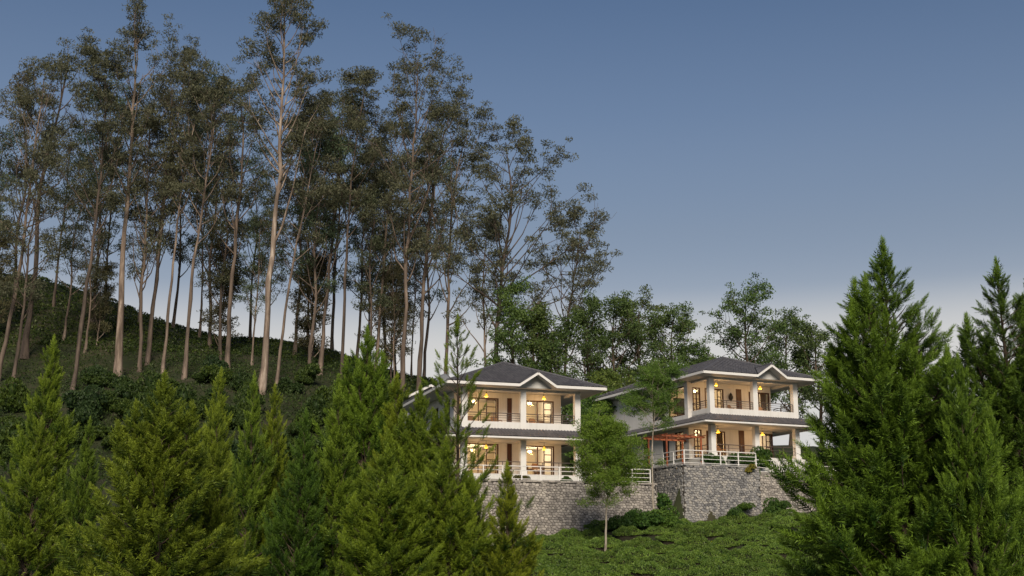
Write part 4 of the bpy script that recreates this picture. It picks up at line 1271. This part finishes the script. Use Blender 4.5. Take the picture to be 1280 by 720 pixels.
# at the foot of the walls, between the terraces
for (px, py_, Y, s, lab, tint) in (
        (800, 640, 87.2, 1.25, 'dark shrub at the foot of the shaded side wall', (0.75, 1.0, 0.7)),
        (832, 640, 88.0, 1.15, 'bright green shrub against the shaded grey side wall', (1.1, 1.3, 0.8)),
        (775, 636, 86.5, 1.0, 'dark rounded shrub behind the pole-trunked feathery tree', (0.6, 0.8, 0.65)),
        (815, 610, 92, 1.6, 'tall shrub filling the gap between the two retaining walls', (0.8, 1.05, 0.75)),
        (790, 600, 93, 1.5, 'leafy shrub hanging over the end of the tan wall', (1.2, 1.2, 0.7)),
        (848, 652, 87.4, 0.7, 'small bush at the corner foot of the tall grey wall', (0.9, 1.1, 0.8)),
        (920, 652, 89, 0.8, 'low bush along the foot of the grey front wall', (0.7, 0.9, 0.7)),
        (970, 640, 92, 1.0, 'bush at the foot of the wall beside the big cypress', (0.8, 1.0, 0.7))):
    p = P(px, py_, Y)
    shrub(p.x, p.y, s, lab, tint)
# plant growing out of the wall
for (px, py_, Y, lab) in ((938, 627, 92.2, 'leafy plant growing out of the grey wall face'),):
    p = P(px, py_, Y); 
    lx, ly = to_local(p.x, p.y, OR, YAW_R); wx, wy = to_world(lx, RECT_R[2] - 0.45, OR, YAW_R)
    shrub(wx, wy, 0.62, lab, (1.1, 1.25, 0.7), z=P(px, 640, wy).z, hs=0.9)

wx, wy = to_world(1.0, RECT_R[2] - 0.12, OR, YAW_R)
shrub(wx, wy, 0.42, 'dry brownish tuft hanging over the top edge of the grey wall', (2.6, 1.5, 0.9), z=TR_R - 0.55, hs=1.5)
# clipped round shrubs on the right terrace
for (lx, ly, s, lab) in ((3.55, -1.6, 0.95, 'clipped round dark shrub by the terrace railing of the right villa'), (2.0, -1.3, 0.9, 'loose shrub on the terrace below the curtained window'), (-0.5, -0.9, 0.8, 'dark shrub beside the red pergola post')):
    wx, wy = to_world(lx, ly, OR, YAW_R)
    shrub(wx, wy, s, lab, (0.6, 0.8, 0.6), z=TR_R - 0.05, hs=1.25)
for (lx, ly, s, lab) in ((10.6, -1.2, 0.55, 'small shrub on the left terrace near the corner column'), (4.2, -1.5, 0.5, 'reddish shrub on the left terrace by the white railing'), (7.5, -1.6, 0.45, 'low green shrub behind the white railing of the left terrace')):
    wx, wy = to_world(lx, ly, OL, YAW_L)
    shrub(wx, wy, s, lab, (1.3, 0.8, 0.7) if 'reddish' in lab else (0.8, 1.0, 0.7), z=TR_L - 0.05)

# tea rows of the upper hill, seen between the trunks
N = 60000
px = rng.uniform(-120, 640, N); dpt = 137 + 32 * rng.random(N)
X = (px - 640) / FPX * dpt * 1.01
z = ground_z(X, dpt)
rowp = np.floor(z / 0.9)
zr = z + 0.35 * rng.random(N)
dpt2 = dpt + 0.0
keep = (z / 0.9 - rowp) < 0.62
pos = np.stack([X, dpt2, zr + 0.1], 1)[keep]
n = len(pos)
dr = rand_dirs(n); dr[:, 2] += 0.4; dr /= np.linalg.norm(dr, axis=1, keepdims=True)
lv = leaf_quads(pos, dr, rng.uniform(0.2, 0.45, n), rng.uniform(0.12, 0.25, n), rng.random(n))
o = link('hillside_tea', np_mesh('hillside_tea', lv[0], [lv[1]], M['tea_leaf'], lv[2])); o['kind'] = 'stuff'; o.color = (0.5, 0.46, 0.42, 1)
tag(o, 'rows of tea covering the upper hill behind the eucalyptus trunks', 'tea field')

# red earth path between the tea bushes, lower left
pv, pf = [], []
for k in range(15):
    t = k / 14; Yp = 46 + 18 * t; c = P(352 - 26 * t + 5 * math.sin(5 * t), 700, Yp)
    for sgn in (-1, 1):
        xx_ = c.x + sgn * (0.55 + 0.12 * math.sin(k * 2.3 + sgn)); pv.append((xx_, Yp, gz(xx_, Yp) + 0.06))
for k in range(14): pf.append((2 * k, 2 * k + 1, 2 * k + 3, 2 * k + 2))
o = link('path', np_mesh('path', np.array(pv), [np.array(pf)], M['red_soil'])); o['kind'] = 'structure'

# low undergrowth between the trunks
N = 110000
px = rng.uniform(-150, 700, N); dpt = 92 + 48 * rng.random(N)
X = (px - 640) / FPX * dpt * 1.01
ok = np.ones(N, bool)
for o_, yaw_, rc_ in ((OL, YAW_L, RECT_L), (OR, YAW_R, RECT_R)):
    cs_, sn_ = math.cos(yaw_), math.sin(yaw_); dx_, dy_ = X - o_.x, dpt - o_.y
    lx_, ly_ = dx_ * cs_ + dy_ * sn_, -dx_ * sn_ + dy_ * cs_
    ok &= ~((lx_ > rc_[0] - 0.5) & (lx_ < rc_[1] + 0.5) & (ly_ > rc_[2] - 0.5) & (ly_ < rc_[3]))
patch = np.sin(X * 0.43 + 1.1) * np.sin(dpt * 0.37) + 0.5 * np.sin(X * 1.3 + dpt * 0.8)
ok &= rng.random(N) < 0.55 + 0.4 * patch
X, dpt, patch = X[ok], dpt[ok], patch[ok]
n = len(X)
pos = np.stack([X, dpt, ground_z(X, dpt) + rng.random(n) * (0.7 + 0.6 * np.clip(patch, 0, 1))], 1)
dr = rand_dirs(n); dr[:, 2] += 0.5; dr /= np.linalg.norm(dr, axis=1, keepdims=True)
lv = leaf_quads(pos, dr, rng.uniform(0.18, 0.42, n), rng.uniform(0.06, 0.15, n), rng.random(n))
o = link('undergrowth', np_mesh('undergrowth', lv[0], [lv[1]], M['broad_leaf'], lv[2])); o['kind'] = 'stuff'; o.color = (0.52, 0.55, 0.50, 1)
tag(o, 'low green undergrowth covering the slope beneath the eucalyptus grove', 'undergrowth')

# ------------------------------------------------------------------ terrace railings
def fence(label, o, yaw, pts, z, **k):
    r = empty('terrace_railing', (o.x, o.y, 0), yaw)
    tag(r, label, 'railing')
    railing('rail', pts, z, M['rail_white'], r, **k)
    return r


fence('white metal railing on the tan rubble wall of the left villa', OL, YAW_L, [(-6.3, -2.55), (13.9, -2.55)], TR_L + 0.1, h=1.0, nr=4, post_gap=1.45, pr=0.035, rr_=0.022)
fence('white metal railing round the corner of the tall grey wall', OR, YAW_R, [(-4.6, 12.0), (-4.6, -3.15), (1.95, -3.15)], TR_R + 0.1, h=1.05, nr=4, post_gap=1.5, pr=0.035, rr_=0.022)
fence('lower white railing on the set-back wall beside the big cypress', OR, YAW_R, [(2.5, -2.25), (13.2, -2.25)], TR_R - 0.27, h=1.0, nr=4, post_gap=1.5, pr=0.035, rr_=0.022)

# ------------------------------------------------------------------ pergola
pg = empty('pergola', (OR.x, OR.y, 0), YAW_R)
tag(pg, 'red painted timber pergola on the terrace left of the right villa', 'pergola')
px0, px1, py0, py1 = -3.95, -0.75, 0.4, 3.2
zt = TR_R + 2.55
for x in (px0, px1):
    for y in (py0, py1):
        bevel(MB().box(x - 0.06, x + 0.06, y - 0.06, y + 0.06, TR_R - 0.02, zt).build('post', M['pergola'], pg), 0.01)
for y in (py0, py1): MB().box(px0 - 0.45, px1 + 0.35, y - 0.045, y + 0.045, zt + 0.002, zt + 0.13).build('beam', M['pergola'], pg)
for i in range(7):
    x = px0 - 0.2 + (px1 - px0 + 0.35) * i / 6
    MB().box(x - 0.025, x + 0.025, py0 - 0.5, py1 + 0.5, zt + 0.134, zt + 0.21).build('rafter', M['pergola'], pg)


# ------------------------------------------------------------------ chairs, satellite dish, small things
def chair(o, yaw, x, y, z, rz, label, src=None):
    wx, wy = to_world(x, y, o, yaw)
    if src: return copy_tree(src, (wx, wy, z), yaw + rz, label=label)
    r = empty('wicker_chair', (wx, wy, z), yaw + rz)
    tag(r, label, 'chair', 'wicker chairs on the villa verandahs')
    bevel(MB().box(-0.28, 0.28, -0.28, 0.28, 0.34, 0.42).build('seat', M['wicker'], r))
    m = MB(); m.prism([(-0.26, 0.43), (0.26, 0.43), (0.29, 0.8), (0.18, 0.94), (-0.18, 0.94), (-0.29, 0.8)], 0.24, 0.30, lambda p, q_, t: (p, t + (q_ - 0.43) * 0.2, q_)); bevel(m.build('backrest', M['wicker'], r))
    for s in (-1, 1):
        MB().tube([(s * 0.30, -0.26, 0.36), (s * 0.31, -0.24, 0.62), (s * 0.31, 0.22, 0.66)], 0.03, 6).build('armrest', M['wicker'], r)
        for t in (-1, 1): MB().tube([(s * 0.25, t * 0.25, 0), (s * 0.25, t * 0.25, 0.34)], 0.025, 6).build('leg', M['wicker'], r)
    bevel(MB().box(-0.24, 0.24, -0.25, 0.2, 0.422, 0.50).build('cushion', M['cushion'], r), 0.03)
    return r


UPL, UPR = FL_L + 3.5, FL_R + 3.5
c0 = chair(OL, YAW_L, 3.1, 1.3, UPL, 0.5, 'wicker chair on the left villa balcony in its left bay, nearer the centre column')
chair(OL, YAW_L, 1.0, 1.4, UPL, -0.4, 'wicker chair on the left villa balcony near the outer left column', c0)
chair(OL, YAW_L, 6.2, 1.5, UPL, 0.3, 'wicker chair on the left villa balcony in its right bay', c0)
chair(OR, YAW_R, 1.3, 1.6, UPR, -0.5, 'wicker chair on the right villa balcony by the corner column', c0)
chair(OR, YAW_R, 3.3, 1.6, UPR, 0.5, 'wicker chair on the right villa balcony under the wall lantern', c0)
chair(OR, YAW_R, 6.0, 1.6, UPR, -0.3, 'wicker chair on the right villa balcony before the curtains', c0)
chair(OL, YAW_L, 6.4, 1.4, FL_L + 0.05, 0.4, 'wicker chair on the ground floor verandah of the left villa', c0)
chair(OR, YAW_R, 1.8, 1.4, FL_R + 0.05, 0.3, 'wicker chair on the ground floor verandah of the right villa', c0)


def table(o, yaw, x, y, z, label):
    wx, wy = to_world(x, y, o, yaw)
    r = empty('dining_table', (wx, wy, z), yaw); tag(r, label, 'table')
    bevel(MB().box(-0.8, 0.8, -0.45, 0.45, 0.70, 0.75).build('table_top', M['wood'], r))
    for sx in (-1, 1):
        for sy in (-1, 1): MB().box(sx * 0.7 - 0.04, sx * 0.7 + 0.04, sy * 0.36 - 0.04, sy * 0.36 + 0.04, 0, 0.70).build('leg', M['wood'], r)


table(OL, YAW_L, 6.7, 4.6, UPL + 0.06, 'dark dining table in the upper right room of the left villa')
table(OL, YAW_L, 6.7, 4.6, FL_L + 0.06, 'dark dining table in the lower right room of the left villa')
for (x, z, lab) in ((6.0, UPL + 0.06, 'wooden chair at the upper dining table, left side'), (7.3, UPL + 0.06, 'wooden chair at the upper dining table, right side'), (6.0, FL_L + 0.06, 'wooden chair at the lower dining table, left side'), (7.3, FL_L + 0.06, 'wooden chair at the lower dining table, right side')):
    chair(OL, YAW_L, x, 3.7, z, math.pi, lab, c0)

# wall lantern and picture
wx, wy = to_world(3.85, 2.68, OR, YAW_R)
r = empty('wall_lantern', (wx, wy, UPR + 1.75), YAW_R); tag(r, 'dark oval lantern ornament on the right villa balcony wall', 'lantern')
MB().lathe([(0.0, -0.38), (0.05, -0.30), (0.10, -0.26), (0.19, -0.05), (0.19, 0.08), (0.10, 0.28), (0.04, 0.34), (0.0, 0.42)], 10).build('body', M['black'], r, smooth=True)
MB().box(-0.05, 0.05, 0.05, 0.13, -0.1, 0.1).build('bracket', M['black'], r)
wx, wy = to_world(2.3, 8.33, OR, YAW_R)
r = empty('wall_picture', (wx, wy, UPR + 1.6), YAW_R); tag(r, 'dark framed picture on the room wall behind the right villa balcony', 'picture')
MB().box(-0.55, 0.55, -0.05, 0.0, -0.7, 0.7).build('picture_frame', M['black'], r)
MB().box(-0.47, 0.47, -0.062, -0.052, -0.62, 0.62).build('print', M['shutter'], r)

# satellite dish on the left villa's left eave
dp = P(554, 474, 92)
r = empty('satellite_dish', (dp.x, dp.y, dp.z - 0.75), R(-20)); tag(r, 'grey satellite dish on the left eave of the left villa', 'satellite dish')
m = MB(); n = 18
prof = [(0.0, 0.10), (0.2, 0.085), (0.4, 0.03), (0.52, -0.02), (0.52, -0.04), (0.4, 0.01), (0.2, 0.065), (0, 0.08)]
m.lathe(prof, n)
d = m.build('dish', M['dish'], r, smooth=True); d.location = (0, 0, 0.75); d.rotation_euler = (R(65), 0, 0)
MB().tube([(0, 0, -0.6), (0, 0.12, 0.3), (0, 0.1, 0.72)], 0.03, 6).build('mast', M['dish'], r)
MB().tube([(0, -0.02, 0.35), (0, -0.55, 0.62)], 0.016, 5).build('feed_arm', M['dish'], r)

# gabled outbuilding half hidden at the left of the left villa
ab = P(536, 520, 104)
ar = empty('outbuilding', (ab.x, ab.y, gz(ab.x, ab.y)), R(18)); tag(ar, 'small gabled white outbuilding behind the cypresses, left of the left villa', 'outbuilding')
zt = P(536, 493, 103).z - ar.location.z
MB().box(-1.5, 1.5, 0, 6, -1.5, zt).build('wall', M['white_wall'], ar)
rf = MB()
for sg in (-1, 1):
    rf.quad((sg * 1.9, -0.6, zt - 0.1), (0, -0.6, zt + 0.9), (0, 6.4, zt + 0.9), (sg * 1.9, 6.4, zt - 0.1))
rfo = rf.build('roof', M['tile'], ar)
tl = MB()
for sg in (-1, 1): hip_face(tl, (sg * 1.9, -0.6), (0, 1), (-sg, 0), 7.0, lambda s: 1.9, lambda s: 0, zt - 0.1, 1.0 / 1.9, seed=9)
tl.build('tiles', M['tile'], rfo, kind='stuff')
fa = MB()
for sg in (-1, 1): fa.prism([(sg * 1.95, zt - 0.28), (sg * 1.95, zt - 0.08), (0, zt + 0.94), (0, zt + 0.74)], -0.66, -0.605, lambda p, z_, t: (p, t, z_))
fa.build('fascia', M['white_trim'], rfo)
MB().prism([(-1.5, zt + 0.002), (1.5, zt + 0.002), (0, zt + 0.72)], 0.0, 0.2, lambda p, z_, t: (p, t, z_)).build('gable', M['white_wall'], ar)
